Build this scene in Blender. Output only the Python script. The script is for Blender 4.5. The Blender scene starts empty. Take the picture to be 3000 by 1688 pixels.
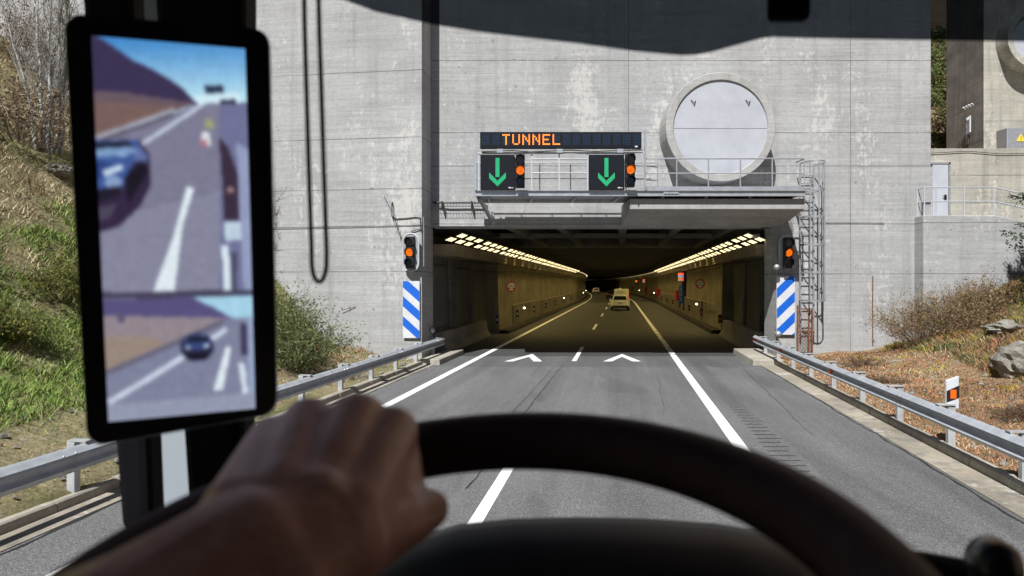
import bpy, bmesh, math, random
import numpy as np
from mathutils import Vector, Matrix, noise as mnoise
random.seed(7); rng = np.random.default_rng(7)
scn = bpy.context.scene
col = scn.collection
R = math.radians

# ------------------------------------------------------------------ camera, world, sun, exposure
H = 2.7                                   # driver's eye above the road
cd = bpy.data.cameras.new('camera'); cam = bpy.data.objects.new('camera', cd); col.objects.link(cam)
cam.location = (0, 0, H); cam.rotation_euler = (R(90), 0, 0)
cd.sensor_width = 36; cd.lens = 24; cd.shift_y = -12/3000
cd.clip_start = .02; cd.clip_end = 2000
cd.dof.use_dof = True; cd.dof.focus_distance = 24; cd.dof.aperture_fstop = 5.6
scn.camera = cam
SUN = Vector((.40, 1, -1.30)).normalized()      # direction the light travels: from behind, a little from the left
w = bpy.data.worlds.new('World'); scn.world = w; w.use_nodes = True
nt = w.node_tree; bg = nt.nodes['Background']
sky = nt.nodes.new('ShaderNodeTexSky'); sky.sky_type = 'NISHITA'; sky.sun_disc = False
sky.altitude = 1300; sky.air_density = .6; sky.dust_density = .3
sky.sun_elevation = math.asin(-SUN.z); sky.sun_rotation = math.atan2(-SUN.x, -SUN.y)
nt.links.new(sky.outputs[0], bg.inputs[0]); bg.inputs[1].default_value = .05
sd = bpy.data.lights.new('sun', 'SUN'); sd.energy = 5.0; sd.angle = R(.5); sd.color = (1, .985, .965)
so = bpy.data.objects.new('sun', sd); col.objects.link(so)
so.rotation_euler = SUN.to_track_quat('-Z', 'Y').to_euler()
scn.view_settings.view_transform = 'Standard'; scn.view_settings.look = 'None'
scn.view_settings.exposure = .52; scn.view_settings.gamma = 1

# ------------------------------------------------------------------ helpers
TH = .16
def bend(Z): return -max(0., Z-90)**2/2800
def rd(off, Z, z=0.): return Vector((off+TH*Z+bend(Z), Z, z))         # a point beside the road axis
def pt(sx, sy, Z): return Vector(((sx-1500)/2000*Z, Z, H-(sy-832)/2000*Z))   # survey reading at a known distance

WORLD=[True]
class MB:
    def __init__(s): s.v=[]; s.f=[]; s.m=[]
    def add(s, vs, fs, mi=0):
        b=len(s.v); s.v += [tuple(x) for x in vs]
        for f in fs: s.f.append([b+i for i in f]); s.m.append(mi)
        return s
    def hexa(s, p, mi=0):
        return s.add(p, [(0,3,2,1),(4,5,6,7),(0,1,5,4),(1,2,6,5),(2,3,7,6),(3,0,4,7)], mi)
    def box(s, x0,x1,y0,y1,z0,z1, mi=0):
        return s.hexa([(x0,y0,z0),(x1,y0,z0),(x1,y1,z0),(x0,y1,z0),(x0,y0,z1),(x1,y0,z1),(x1,y1,z1),(x0,y1,z1)], mi)
    def obox(s, c, ax, h, mi=0):
        c=Vector(c); a=[Vector(k).normalized()*hh for k,hh in zip(ax,h)]
        sg=[(-1,-1,-1),(1,-1,-1),(1,1,-1),(-1,1,-1),(-1,-1,1),(1,-1,1),(1,1,1),(-1,1,1)]
        return s.hexa([c+a[0]*i+a[1]*j+a[2]*k for i,j,k in sg], mi)
    def bar(s, a, b, w, h, mi=0, up=(0,0,1)):
        a=Vector(a); b=Vector(b); d=(b-a); L=d.length; d.normalize(); u=Vector(up)
        if abs(d.dot(u))>.95: u=Vector((0,1,0))
        x=d.cross(u).normalized(); u=x.cross(d).normalized()
        return s.obox((a+b)/2,(x,d,u),(w/2,L/2,h/2),mi)
    def tube(s, P, r, n=8, mi=0, closed=False, cap=True):
        P=[Vector(p) for p in P]; N=len(P); rs=r if isinstance(r,(list,tuple)) else [r]*N
        vs=[]; prev=None
        for i,p in enumerate(P):
            if closed: t=(P[(i+1)%N]-P[i-1])
            else: t=(P[min(i+1,N-1)]-P[max(i-1,0)])
            if t.length<1e-9: t=Vector((0,0,1))
            t.normalize()
            if prev is None:
                u=t.cross(Vector((0,0,1)))
                if u.length<.1: u=t.cross(Vector((1,0,0)))
            else: u=prev-t*prev.dot(t)
            u.normalize(); prev=u; q=t.cross(u)
            for k in range(n):
                a=2*math.pi*k/n; vs.append(p+(u*math.cos(a)+q*math.sin(a))*rs[i])
        fs=[]
        for i in range(N if closed else N-1):
            j=(i+1)%N
            for k in range(n): fs.append((i*n+k,i*n+(k+1)%n,j*n+(k+1)%n,j*n+k))
        if cap and not closed: fs += [tuple(range(n))[::-1], tuple((N-1)*n+k for k in range(n))]
        return s.add(vs,fs,mi)
    def prism(s, poly, d0, d1, axis='y', mi=0):
        # poly in the two other axes, in order (x,z) for y, (y,z) for x, (x,y) for z
        f={'y':lambda a,b,d:(a,d,b),'x':lambda a,b,d:(d,a,b),'z':lambda a,b,d:(a,b,d)}[axis]
        n=len(poly); vs=[f(a,b,d0) for a,b in poly]+[f(a,b,d1) for a,b in poly]
        fs=[tuple(range(n)),tuple(range(2*n-1,n-1,-1))]+[(i,i+n,(i+1)%n+n,(i+1)%n) for i in range(n)]
        return s.add(vs,fs,mi)
    def loft(s, rings, mi=0, cap=True):
        n=len(rings[0]); vs=[p for r in rings for p in r]; fs=[]
        for i in range(len(rings)-1):
            for k in range(n): fs.append((i*n+k,i*n+(k+1)%n,(i+1)*n+(k+1)%n,(i+1)*n+k))
        if cap: fs += [tuple(range(n))[::-1], tuple((len(rings)-1)*n+k for k in range(n))]
        return s.add(vs,fs,mi)
    def disc(s, c, nrm, r, t=.01, n=24, mi=0):
        c=Vector(c); nn=Vector(nrm).normalized(); return s.tube([c,c+nn*t],r,n,mi)
    def sweep(s, prof, zl, mi=0, cap=True):
        return s.loft([[rd(o,Z,z) for o,z in prof] for Z in zl], mi, cap)
    def build(s, name, mats, parent=None, smooth=None, bevel=0, world=None):
        if world is None: world=WORLD[0]
        me=bpy.data.meshes.new(name); me.from_pydata([tuple(v) for v in s.v],[],s.f)
        if not isinstance(mats,(list,tuple)): mats=[mats]
        for m in mats: me.materials.append(m)
        me.polygons.foreach_set('material_index', s.m)
        bm=bmesh.new(); bm.from_mesh(me); bmesh.ops.recalc_face_normals(bm, faces=bm.faces); bm.to_mesh(me); bm.free()
        if smooth:
            me.polygons.foreach_set('use_smooth',[True]*len(me.polygons)); me.set_sharp_from_angle(angle=R(smooth))
        o=bpy.data.objects.new(name, me); col.objects.link(o)
        if bevel:
            b=o.modifiers.new('bevel','BEVEL'); b.width=bevel; b.segments=2; b.limit_method='ANGLE'; b.angle_limit=R(40)
        if parent is not None:
            o.parent=parent
            if world:
                root=parent
                L=Vector(root.location) if root.parent is None else Vector((0,0,0))
                o.matrix_parent_inverse=Matrix.Translation(-L)
        return o
def local_coords(f):                       # parts of these are written about the thing's own origin
    def g_(*a,**k):
        WORLD[0]=False; r=f(*a,**k); WORLD[0]=True; return r
    return g_
def tag(o, label, cat, group=None, kind=None):
    if label: o['label']=label
    if cat: o['category']=cat
    if group: o['group']=group
    if kind: o['kind']=kind
    return o
def thing(name, label, cat, loc=(0,0,0), rz=0, group=None):
    o=bpy.data.objects.new(name,None); o.empty_display_size=.2; col.objects.link(o)
    o.location=loc; o.rotation_euler=(0,0,rz); return tag(o,label,cat,group)
def kids(o): return [c for c in bpy.data.objects if c.parent==o]
def dup(o, loc=None, label=None, rz=None, parent=None):
    c=o.copy(); col.objects.link(c)
    if parent is not None: c.parent=parent
    else:
        if loc is not None: c.location=loc
        if rz is not None: c.rotation_euler=(0,0,rz)
        if label: c['label']=label
    for k in KID.get(o.name,[]): dup(k,parent=c)
    return c
KID={}
def index_kids(o):
    ks=kids(o); KID[o.name]=ks
    for k in ks: index_kids(k)

# ------------------------------------------------------------------ materials
def new(name):
    m=bpy.data.materials.new(name); m.use_nodes=True; t=m.node_tree; b=t.nodes['Principled BSDF']; return m,t,b
def nd(t, typ, ins=None, **kw):
    n=t.nodes.new(typ)
    for k,v in kw.items(): setattr(n,k,v)
    for k,v in (ins or {}).items():
        if hasattr(v,'is_linked') or isinstance(v,bpy.types.NodeSocket): t.links.new(v,n.inputs[k])
        else: n.inputs[k].default_value=v
    return n
def math_(t,op,a,b=0.,c=0.,clamp=False): 
    n=nd(t,'ShaderNodeMath',{0:a,1:b,2:c},operation=op,use_clamp=clamp); return n.outputs[0]
def ramp(t,f,stops):
    n=t.nodes.new('ShaderNodeValToRGB'); t.links.new(f,n.inputs[0]); e=n.color_ramp.elements
    while len(e)<len(stops): e.new(.5)
    for x,(p,c) in zip(e,stops): x.position=p; x.color=(c if len(c)==4 else (*c,1))
    return n.outputs[0]
def g(v): return (v,v,v)
def mix(t,f,a,b,mode='MIX'):
    n=t.nodes.new('ShaderNodeMix'); n.data_type='RGBA'; n.blend_type=mode
    for k,v in ((0,f),(6,a),(7,b)):
        if isinstance(v,bpy.types.NodeSocket): t.links.new(v,n.inputs[k])
        else: n.inputs[k].default_value=v if k==0 else (*v[:3],1)
    return n.outputs[2]
def pos(t, sc=(1,1,1)):
    p=nd(t,'ShaderNodeNewGeometry').outputs['Position']
    return nd(t,'ShaderNodeMapping',{'Vector':p,'Scale':sc}).outputs[0]
def nse(t,v,scale,detail=4,rough=.5,dist=0):
    return nd(t,'ShaderNodeTexNoise',{'Vector':v,'Scale':scale,'Detail':detail,'Roughness':rough,'Distortion':dist}).outputs[0]
def bump(t,b,h,strength,dist=.02):
    n=nd(t,'ShaderNodeBump',{'Height':h,'Strength':strength,'Distance':dist}); t.links.new(n.outputs[0],b.inputs['Normal'])
def flat(name, c, rough=.55, metal=0., var=.12, scale=3., emit=None, es=0., bumps=0., spec=None):
    m,t,b=new(name); b.inputs['Roughness'].default_value=rough; b.inputs['Metallic'].default_value=metal
    n=nse(t,pos(t),scale,5,.6)
    k=ramp(t,n,[(.3,g(1-var)),(.7,g(1+var*.4))])
    t.links.new(mix(t,1.,k,c,'MULTIPLY'),b.inputs['Base Color'])
    if emit: b.inputs['Emission Color'].default_value=(*emit,1); b.inputs['Emission Strength'].default_value=es
    if bumps: bump(t,b,nse(t,pos(t),scale*8,4),bumps,.005)
    if spec is not None: b.inputs['Specular IOR Level'].default_value=spec
    return m
def concrete(name, base, zj=(), xj=(), white=.5, dark=.3, zj_w=.012, rust=.25, light=(.56,.55,.515)):
    m,t,b=new(name); b.inputs['Roughness'].default_value=.9; b.inputs['Specular IOR Level'].default_value=.25
    bo=nse(t,pos(t,(.22,.22,6.5)),1.6,6,.62)             # horizontal board marks
    bf=nse(t,pos(t,(.8,.8,22)),1.2,3,.6)
    big=nse(t,pos(t,(1,1,1.6)),.45,5,.6)
    fine=nse(t,pos(t),9,6,.7)
    c=mix(t,ramp(t,bo,[(.28,g(0)),(.72,g(1))]),[x*.88 for x in base],[min(1,x*1.09) for x in base])
    c=mix(t,1.,c,ramp(t,bf,[(.3,g(.93)),(.6,g(1.03))]),'MULTIPLY')
    c=mix(t,1.,c,ramp(t,big,[(.3,g(1-dark*.55)),(.65,g(1.03))]),'MULTIPLY')
    c=mix(t,1.,c,ramp(t,fine,[(.25,g(.84)),(.6,g(1.03))]),'MULTIPLY')
    st=nse(t,pos(t,(2.6,2.6,.12)),1.3,5,.65)             # run-off streaks
    c=mix(t,math_(t,'MULTIPLY',ramp(t,st,[(.50,g(0)),(.72,g(1))]),dark),c,(.13,.125,.12))
    rs=nse(t,pos(t,(.9,.9,.10)),1.1,4,.6)
    c=mix(t,math_(t,'MULTIPLY',ramp(t,rs,[(.62,g(0)),(.74,g(1))]),rust),c,(.30,.235,.18))
    if white:                                             # pale efflorescence, in vertical runs broken by the boards
        e1=nse(t,pos(t,(2.0,2.0,1.0)),3.6,9,.78); reg=nse(t,pos(t,(1.,1.,.34)),.62,4,.65); br=nse(t,pos(t,(.6,.6,5.5)),1.3,3,.5)
        e=math_(t,'ADD',e1,math_(t,'MULTIPLY',math_(t,'SUBTRACT',reg,.53),.95)); e=math_(t,'ADD',e,math_(t,'MULTIPLY',math_(t,'SUBTRACT',br,.5),.35))
        k=ramp(t,e,[(.57,g(0)),(.66,g(1))])
        c=mix(t,math_(t,'MULTIPLY',k,white),c,light)
    pit=nse(t,pos(t),3.1,2,.9); c=mix(t,ramp(t,pit,[(.70,g(0)),(.73,g(.6))]),c,(.13,.13,.13))
    xyz=nd(t,'ShaderNodeSeparateXYZ',{0:nd(t,'ShaderNodeNewGeometry').outputs['Position']})
    wob=math_(t,'MULTIPLY',math_(t,'SUBTRACT',nse(t,pos(t),1.1,4,.7),.5),.045)
    brk=ramp(t,nse(t,pos(t,(1,1,.2)),.9,4,.7),[(.36,g(.45)),(.50,g(1))])
    tot=None
    for ax,lst,ww in ((2,zj,zj_w),(0,xj,.010)):
        for v in lst:
            d=math_(t,'ABSOLUTE',math_(t,'SUBTRACT',math_(t,'ADD',xyz.outputs[ax],wob) if ax==2 else xyz.outputs[ax],v))
            k=math_(t,'SUBTRACT',1.,math_(t,'DIVIDE',d,ww*1.7),clamp=True)
            tot=k if tot is None else math_(t,'MAXIMUM',tot,k)
    if tot is not None: c=mix(t,math_(t,'MULTIPLY',tot,brk),c,(.07,.068,.065))
    t.links.new(c,b.inputs['Base Color'])
    hh=math_(t,'ADD',math_(t,'MULTIPLY',bo,.6),math_(t,'MULTIPLY',fine,.35)); hh=math_(t,'ADD',hh,math_(t,'MULTIPLY',bf,.4))
    bump(t,b,hh,.35,.03)
    return m
M={}
C0=(.365,.368,.368)
M['wing']=concrete('wing_concrete',C0,zj=(3.12,4.70,5.98,7.75,10.05),white=.5,dark=.3)
M['face']=concrete('face_concrete',C0,zj=(3.06,4.86,6.95,8.15,10.75),xj=(4.2,12.2),white=.55,dark=.28)
M['beam']=concrete('beam_concrete',(.37,.37,.36),white=.15,dark=.3)
M['annexc']=concrete('annex_concrete',(.40,.385,.33),zj=(5.9,7.0,9.4,13.2),white=.5,dark=.5,light=(.58,.56,.48))
M['dirtyc']=concrete('weathered_concrete',(.24,.23,.21),zj=(9.5,12,14.5),white=.15,dark=1.,zj_w=.02)
M['tunc']=concrete('tunnel_concrete',(.30,.265,.17),white=.12,dark=.75,rust=.55,light=(.3,.28,.22))
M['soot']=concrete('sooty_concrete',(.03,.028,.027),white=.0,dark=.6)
M['kerb']=concrete('kerb_concrete',(.36,.335,.28),white=.4,dark=.35)
M['gutter']=concrete('gutter_concrete',(.36,.325,.26),white=.5,dark=.9,rust=.8)
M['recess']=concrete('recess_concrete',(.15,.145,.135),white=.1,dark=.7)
M['jersey']=concrete('barrier_concrete',(.27,.26,.235),white=.1,dark=.5)
def asphalt():
    m,t,b=new('asphalt'); b.inputs['Roughness'].default_value=.85
    v=nd(t,'ShaderNodeTexVoronoi',{'Vector':pos(t),'Scale':75.}); sp=nse(t,pos(t),62,3,.85); big=nse(t,pos(t,(1,.18,1)),.8,4,.6); md=nse(t,pos(t),5,4,.6)
    c=ramp(t,sp,[(.32,g(.035)),(.5,(.105,.106,.108)),(.66,(.30,.30,.295))])
    gl=nse(t,pos(t),34,3,.85); c=mix(t,ramp(t,gl,[(.60,g(0)),(.72,g(.7))]),c,(.30,.30,.295))
    c=mix(t,ramp(t,gl,[(.30,g(.6)),(.42,g(0))]),c,(.05,.05,.052))
    c=mix(t,1.,c,ramp(t,v.outputs['Color'],[(.1,g(.72)),(.9,g(1.2))]),'MULTIPLY')
    g2=nse(t,pos(t),17,4,.8); c=mix(t,1.,c,ramp(t,g2,[(.3,g(.72)),(.5,g(1)),(.68,g(1.4))]),'MULTIPLY'); c=mix(t,1.,c,ramp(t,big,[(.3,g(.78)),(.7,g(1.12))]),'MULTIPLY'); c=mix(t,1.,c,ramp(t,md,[(.3,g(.9)),(.7,g(1.06))]),'MULTIPLY')
    sx_=nd(t,'ShaderNodeSeparateXYZ',{0:nd(t,'ShaderNodeNewGeometry').outputs['Position']}); off_=math_(t,'SUBTRACT',sx_.outputs[0],math_(t,'MULTIPLY',sx_.outputs[1],.16))
    tv=nd(t,'ShaderNodeCombineXYZ',{0:math_(t,'MULTIPLY',off_,1.),1:math_(t,'MULTIPLY',sx_.outputs[1],.02)})
    tr=nse(t,tv.outputs[0],1.5,4,.7); c=mix(t,1.,c,ramp(t,tr,[(.3,g(.80)),(.5,g(1)),(.66,g(1.16))]),'MULTIPLY')
    pch=nse(t,pos(t,(1,.35,1)),.5,2,.5); c=mix(t,1.,c,ramp(t,pch,[(.60,g(1)),(.615,g(.86))]),'MULTIPLY')
    # darker surface before the portal; tunnel gloom painted into the asphalt from its mouth
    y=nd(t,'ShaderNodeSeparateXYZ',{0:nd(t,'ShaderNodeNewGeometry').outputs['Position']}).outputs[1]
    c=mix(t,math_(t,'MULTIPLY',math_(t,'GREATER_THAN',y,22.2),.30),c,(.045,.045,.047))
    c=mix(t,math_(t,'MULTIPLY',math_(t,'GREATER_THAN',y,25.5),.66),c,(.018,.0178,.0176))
    t.links.new(c,b.inputs['Base Color']); bump(t,b,sp,.5,.006); return m
M['asphalt']=asphalt()
def paint():
    m,t,b=new('road_paint'); b.inputs['Roughness'].default_value=.6
    n=nse(t,pos(t),7,6,.75); f=nse(t,pos(t),60,3,.7)
    c=ramp(t,n,[(.28,g(.40)),(.42,g(.76)),(.7,g(.86))]); c=mix(t,ramp(t,f,[(.28,g(.7)),(.38,g(0))]),c,g(.25))
    t.links.new(c,b.inputs['Base Color']); return m
M['paint']=paint()
def attr_mat(name, rough=.8, trans=0., attr='Col'):
    m,t,b=new(name); a=t.nodes.new('ShaderNodeAttribute'); a.attribute_name=attr; b.inputs['Roughness'].default_value=rough
    b.inputs['Specular IOR Level'].default_value=.2; t.links.new(a.outputs[0],b.inputs['Base Color']); return m
M['veg']=attr_mat('plant_fibre')
def soil():
    m,t,b=new('soil'); b.inputs['Roughness'].default_value=.95; b.inputs['Specular IOR Level'].default_value=.1
    n=nse(t,pos(t),.7,6,.65); f=nse(t,pos(t),13,6,.75); d=nse(t,pos(t),3,4,.6)
    x=nd(t,'ShaderNodeSeparateXYZ',{0:nd(t,'ShaderNodeNewGeometry').outputs['Position']})
    c=ramp(t,n,[(.3,(.20,.13,.075)),(.5,(.32,.21,.13)),(.7,(.26,.21,.12))])
    left=math_(t,'LESS_THAN',x.outputs[0],-2.)
    cl=ramp(t,n,[(.3,(.15,.16,.06)),(.48,(.27,.24,.13)),(.7,(.36,.30,.19))])
    zb=math_(t,'SUBTRACT',1.,math_(t,'DIVIDE',math_(t,'ABSOLUTE',math_(t,'SUBTRACT',x.outputs[2],1.9)),1.3),clamp=True); gm=math_(t,'MULTIPLY',math_(t,'MULTIPLY',zb,1.15,clamp=True),ramp(t,nse(t,pos(t),.9,4,.6),[(.36,g(0)),(.52,g(1))]))
    cl=mix(t,gm,cl,(.17,.22,.065))
    c=mix(t,left,c,cl)
    c=mix(t,1.,c,ramp(t,f,[(.3,g(.45)),(.55,g(1.)),(.72,g(1.7))]),'MULTIPLY')
    c=mix(t,ramp(t,d,[(.66,g(0)),(.72,g(.5))]),c,(.42,.39,.34))
    t.links.new(c,b.inputs['Base Color']); bump(t,b,math_(t,'ADD',f,d),.9,.08); return m
M['soil']=soil()
def rockm():
    m,t,b=new('rock'); b.inputs['Roughness'].default_value=.9
    n=nse(t,pos(t),2.2,8,.75); c=ramp(t,n,[(.3,(.05,.05,.045)),(.45,(.20,.185,.155)),(.6,(.33,.31,.265)),(.75,(.20,.20,.12))])
    t.links.new(c,b.inputs['Base Color']); bump(t,b,n,1.,.15); return m
M['rock']=rockm()
M['galv']=flat('galvanised_steel',(.42,.445,.47),.42,.55,.2,6)
M['railm']=flat('guardrail_steel',(.42,.45,.49),.45,.2,.25,4)
M['postm']=flat('post_steel',(.44,.46,.47),.55,.3,.25,5)
M['whitem']=flat('white_steel',(.42,.44,.48),.45,0,.08,2)
M['disc']=flat('white_panel',(.40,.42,.46),.5,0,.13,1.5)
M['black']=flat('black_housing',(.012,.013,.016),.45,0,.2,4)
M['panel']=flat('sign_black',(.010,.012,.017),.6,0,.15,3,spec=.12)
M['visorlens']=flat('unlit_lens',(.10,.10,.095),.3,0,.15,20)
M['lensdark']=flat('dark_lens',(.02,.035,.04),.15,0,.1,20)
M['amber']=flat('amber_led',(.45,.10,.01),.4,0,.1,20,(1,.17,.005),.75)
M['orange']=flat('orange_reflector',(.75,.13,.01),.35,0,.1,9)
M['green']=flat('green_led',(.02,.25,.12),.4,0,.05,9,(.02,.62,.22),.62)
M['ledon']=flat('orange_led',(.5,.14,.02),.4,0,.05,9,(1,.25,.02),1.15)
M['ledoff']=flat('unlit_led',(.02,.04,.075),.3,0,.1,9)
M['wht']=flat('white_sheeting',(.56,.58,.61),.45,0,.16,3)
M['blue']=flat('blue_sheeting',(.003,.11,.56),.5,0,.2,3)
M['red']=flat('red_paint',(.42,.012,.016),.4,0,.1,3)
M['rust']=flat('rusty_steel',(.20,.085,.04),.9,.1,.5,9)
M['cable']=flat('cable_sheath',(.03,.03,.032),.6,0,.2,9)
M['rubber']=flat('tyre_rubber',(.02,.02,.02),.8,0,.2,9)
M['lamp']=flat('lamp_housing',(.12,.12,.11),.5,.4,.2,9)
M['glow']=flat('lamp_lens',(.8,.75,.6),.4,0,.0,9,(1,.82,.44),1.7)
M['guide']=flat('guide_lens',(1,.95,.8),.4,0,.0,9,(1,.9,.6),9)
M['plas']=flat('dark_plastic',(.006,.006,.008),.6,0,.25,25,bumps=.08,spec=.06)
M['leather']=flat('wheel_leather',(.050,.020,.027),.6,0,.25,60,bumps=.2,spec=.3)
M['hood']=flat('hood_plastic',(.010,.011,.014),.5,0,.2,30,bumps=.06)
M['screenframe']=flat('display_housing',(.006,.005,.007),.35,0,.2,20)
M['fairing']=flat('white_fairing',(.30,.34,.38),.35,0,.05,2)
M['lining']=flat('grey_lining',(.20,.19,.185),.8,0,.15,12)
M['cord']=flat('black_cord',(.006,.005,.008),.7,0,.1,40)

# ------------------------------------------------------------------ ground
def lerp(x, P):
    return float(np.interp(x,[p[0] for p in P],[p[1] for p in P]))
RP=[(4.6,.10),(5.25,.12),(6.2,.16),(9,.45),(10.7,.95),(13,2.25),(14.2,3.0),(17,4.6),(30,11),(80,30)]
LP=[(-90,55),(-60,37),(-35,21),(-26,14.4),(-22,10.6),(-18,7.6),(-15,5.2),(-12.1,2.8),(-10.3,1.15),(-8.5,.42),(-7.2,.2),(-6.6,.13)]
def terr(off, Z, rough=True):
    if -6.68<off<5.16: h=-.12
    elif off>0: h=lerp(off,RP)
    else: h=lerp(off,LP)
    if rough and (off>5.4 or off<-6.9):
        X=off+TH*Z; a=min(1,(abs(off)-5.3)/5)
        h+=a*(.5*mnoise.fractal(Vector((X*.23,Z*.23,1.3)),1.,2.,3)+.16*mnoise.fractal(Vector((X*.9,Z*.9,4)),1.,2.,3))
        if off<-13: h+=.25*mnoise.fractal(Vector((X*.55,Z*.55,9)),1.,2.,4)
    if Z>25.6:
        k=min(1,(Z-25.6)/1.4) if off<11.2 else min(1,max(0,Z-27.3)/1.4)
        if off<11.2 and off>-18: tgt=12.5+.42*(Z-27)
        elif off<=-18: tgt=h
        else: tgt=6.0+.12*(Z-27)+(max(0,Z-50)*.95 if Z>50 else 0)+ (max(0,off-34)*.6)
        if off>-18: h = h*(1-k)+tgt*k if off<11.2 else (min(h,4.)*(1-k)+tgt*k)
    return h
offs=list(np.concatenate([np.arange(-95,-40,6),np.arange(-40,-20,1.2),np.arange(-20,-6.75,.36),[-6.70,-6.64],[-2,1.],[4.6,5.12,5.18],np.arange(5.3,17,.36),np.arange(17,42,1.6),np.arange(44,110,8)]))
Zs=list(np.concatenate([np.arange(-60,2,6),np.arange(2,25.4,.40),[25.6,25.9,26.3,26.7,27.05],np.arange(28,60,2.),np.arange(62,140,6),np.arange(150,620,40)]))
mb=MB(); vs=[]
for Z in Zs:
    for o in offs: vs.append((o+TH*Z,Z,terr(o,Z)))
no=len(offs); fs=[]
for i in range(len(Zs)-1):
    for j in range(no-1):
        if Zs[i]>=25.4 and -8.8<offs[j]<8.0 and -8.8<offs[j+1]<8.0 and Zs[i+1]<=27.2: continue     # tunnel mouth
        fs.append((i*no+j,i*no+j+1,(i+1)*no+j+1,(i+1)*no+j))
mb.add(vs,fs); gnd=mb.build('ground',M['soil'],smooth=60); gnd['kind']='structure'

ZT=[-8,0,6,12,18,24,26.2,26.25,30,40,50,60,70,80,90]+list(range(96,420,8))
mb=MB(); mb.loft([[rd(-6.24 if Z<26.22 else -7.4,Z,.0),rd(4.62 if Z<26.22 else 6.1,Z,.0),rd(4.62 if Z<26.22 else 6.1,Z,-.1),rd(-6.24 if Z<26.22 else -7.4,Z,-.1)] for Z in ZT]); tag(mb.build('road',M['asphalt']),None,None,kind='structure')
# painted markings
def strip(mb,o0,o1,z0,z1,z=.006):
    zl=[z0]+[k for k in ZT if z0<k<z1]+[z1]
    for a,b in zip(zl,zl[1:]):
        n=max(1,int((b-a)/4)); 
        for i in range(n):
            p=a+(b-a)*i/n; q=a+(b-a)*(i+1)/n
            mb.add([rd(o0,p,z),rd(o1,p,z),rd(o1,q,z),rd(o0,q,z)],[(0,1,2,3)])
mb=MB(); strip(mb,-5.32,-5.10,-6,400); tag(mb.build('edge_line',M['paint']),None,None,kind='structure')
mb=MB(); strip(mb,1.86,2.08,-6,400); tag(mb.build('edge_line',M['paint']),None,None,kind='structure')
mb=MB()
z0=7.4
while z0<330: strip(mb,-1.73,-1.57,z0,z0+5.4); z0+=16.45
tag(mb.build('lane_dashes',M['paint']),None,None,kind='structure')
for c in (-3.41,.03):
    mb=MB(); zf,za,hw,wd=23.75,26.25,.66,.13
    for s in (-1,1):
        f=rd(c+s*hw,zf,.006); a=rd(c,za,.006); f2=rd(c+s*(hw-.30),zf,.006); a2=rd(c,za-1.0,.006)
        mb.add([f,a,a2,f2],[(0,1,2,3)])
    tag(mb.build('road_chevron',M['paint']),None,None,kind='structure')
M['groove']=flat('asphalt_groove',(.055,.055,.056),.9,0,.4,20)
mb=MB(); z=9.5
while z<23.5:
    o=2.36+random.uniform(-.02,.02); L=.40+random.uniform(-.05,.05)
    mb.add([rd(o,z,.004),rd(o+L,z,.004),rd(o+L,z+.055,.004),rd(o,z+.055,.004)],[(0,1,2,3)]); z+=.30
tag(mb.build('rumble_strip',M['groove']),None,None,kind='structure')
M['crack']=flat('crack_seal',(.022,.022,.023),.7,0,.5,30)
def crack(o0,o1,z0,z1,wd,seed):
    rs=np.random.default_rng(seed); n=int((z1-z0)/.25); mb=MB(); prev=None
    for i in range(n+1):
        f=i/n; o=o0+(o1-o0)*f+.05*mnoise.noise(Vector((f*9,seed,0)))+.015*rs.normal(); ww=wd*rs.uniform(.4,1.2); p=(rd(o-ww,z0+(z1-z0)*f,.0045),rd(o+ww,z0+(z1-z0)*f,.0045))
        if prev: mb.add([prev[0],prev[1],p[1],p[0]],[(0,1,2,3)])
        prev=p
    tag(mb.build('road_crack',M['crack']),None,None,kind='structure')
crack(-2.05,-1.95,9,23,.012,1); crack(-2.3,-2.2,12,21.5,.007,2); crack(3.4,3.9,12,22,.006,3); crack(4.55,4.6,6,22,.02,4); crack(-6.2,-6.25,6,23,.025,5); crack(.9,1.1,14,21,.005,6)
M['tyre']=flat('tyre_mark',(.07,.068,.062),.8,0,.5,9)
mb=MB()
for q in range(26):
    zz=random.uniform(25.5,39); o=1.97+random.uniform(-.09,.09); L=random.uniform(.1,.5)
    mb.add([rd(o-.06*random.random()-.02,zz,.0075),rd(o+.07*random.random()+.01,zz+.1,.0075),rd(o+.05,zz+L,.0075),rd(o-.05,zz+L*.8,.0075)],[(0,1,2,3)])
tag(mb.build('tyre_marks',M['tyre']),None,None,kind='structure')
# gutters and kerbs
zk=[-6,0,4,8,12,16,20,24]
mb=MB(); mb.sweep([(4.62,.012),(5.08,.03),(5.08,-.1),(4.62,-.1)],zk); tag(mb.build('gutter',M['gutter']),None,None,kind='structure')
mb=MB(); mb.sweep([(-6.24,.012),(-6.58,.03),(-6.58,-.1),(-6.24,-.1)],zk); tag(mb.build('gutter',M['gutter']),None,None,kind='structure')
for s,o in ((1,5.08),(-1,-6.58)):
    mb=MB(); z=-2.
    while z<22.4:
        j=random.uniform(-.012,.012); hh=.15+random.uniform(-.008,.008)
        a=o+j; mb.sweep([(a,-.1),(a+s*.02,hh-.02),(a+s*.04,hh),(a+s*.16,hh),(a+s*.16,-.1)] ,[z+.008,z+.99]); z+=1.
    tag(mb.build('kerb',M['kerb']),None,None,kind='structure')
t_=thing('concrete_slab','low concrete block at the foot of the left portal pillar','block',rd(-6.3,24.3))
mb=MB(); mb.loft([[rd(-6.75,Z,-.05),rd(-6.02,Z,-.05),rd(-6.05,Z,.19),rd(-6.72,Z,.19)] for Z in (22.7,26.2)]); mb.build('block',M['kerb'],t_,bevel=.03)
t_=thing('concrete_slab','wide pale concrete block with orange specks below right guardrail end','block',rd(4.9,24.3))
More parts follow.
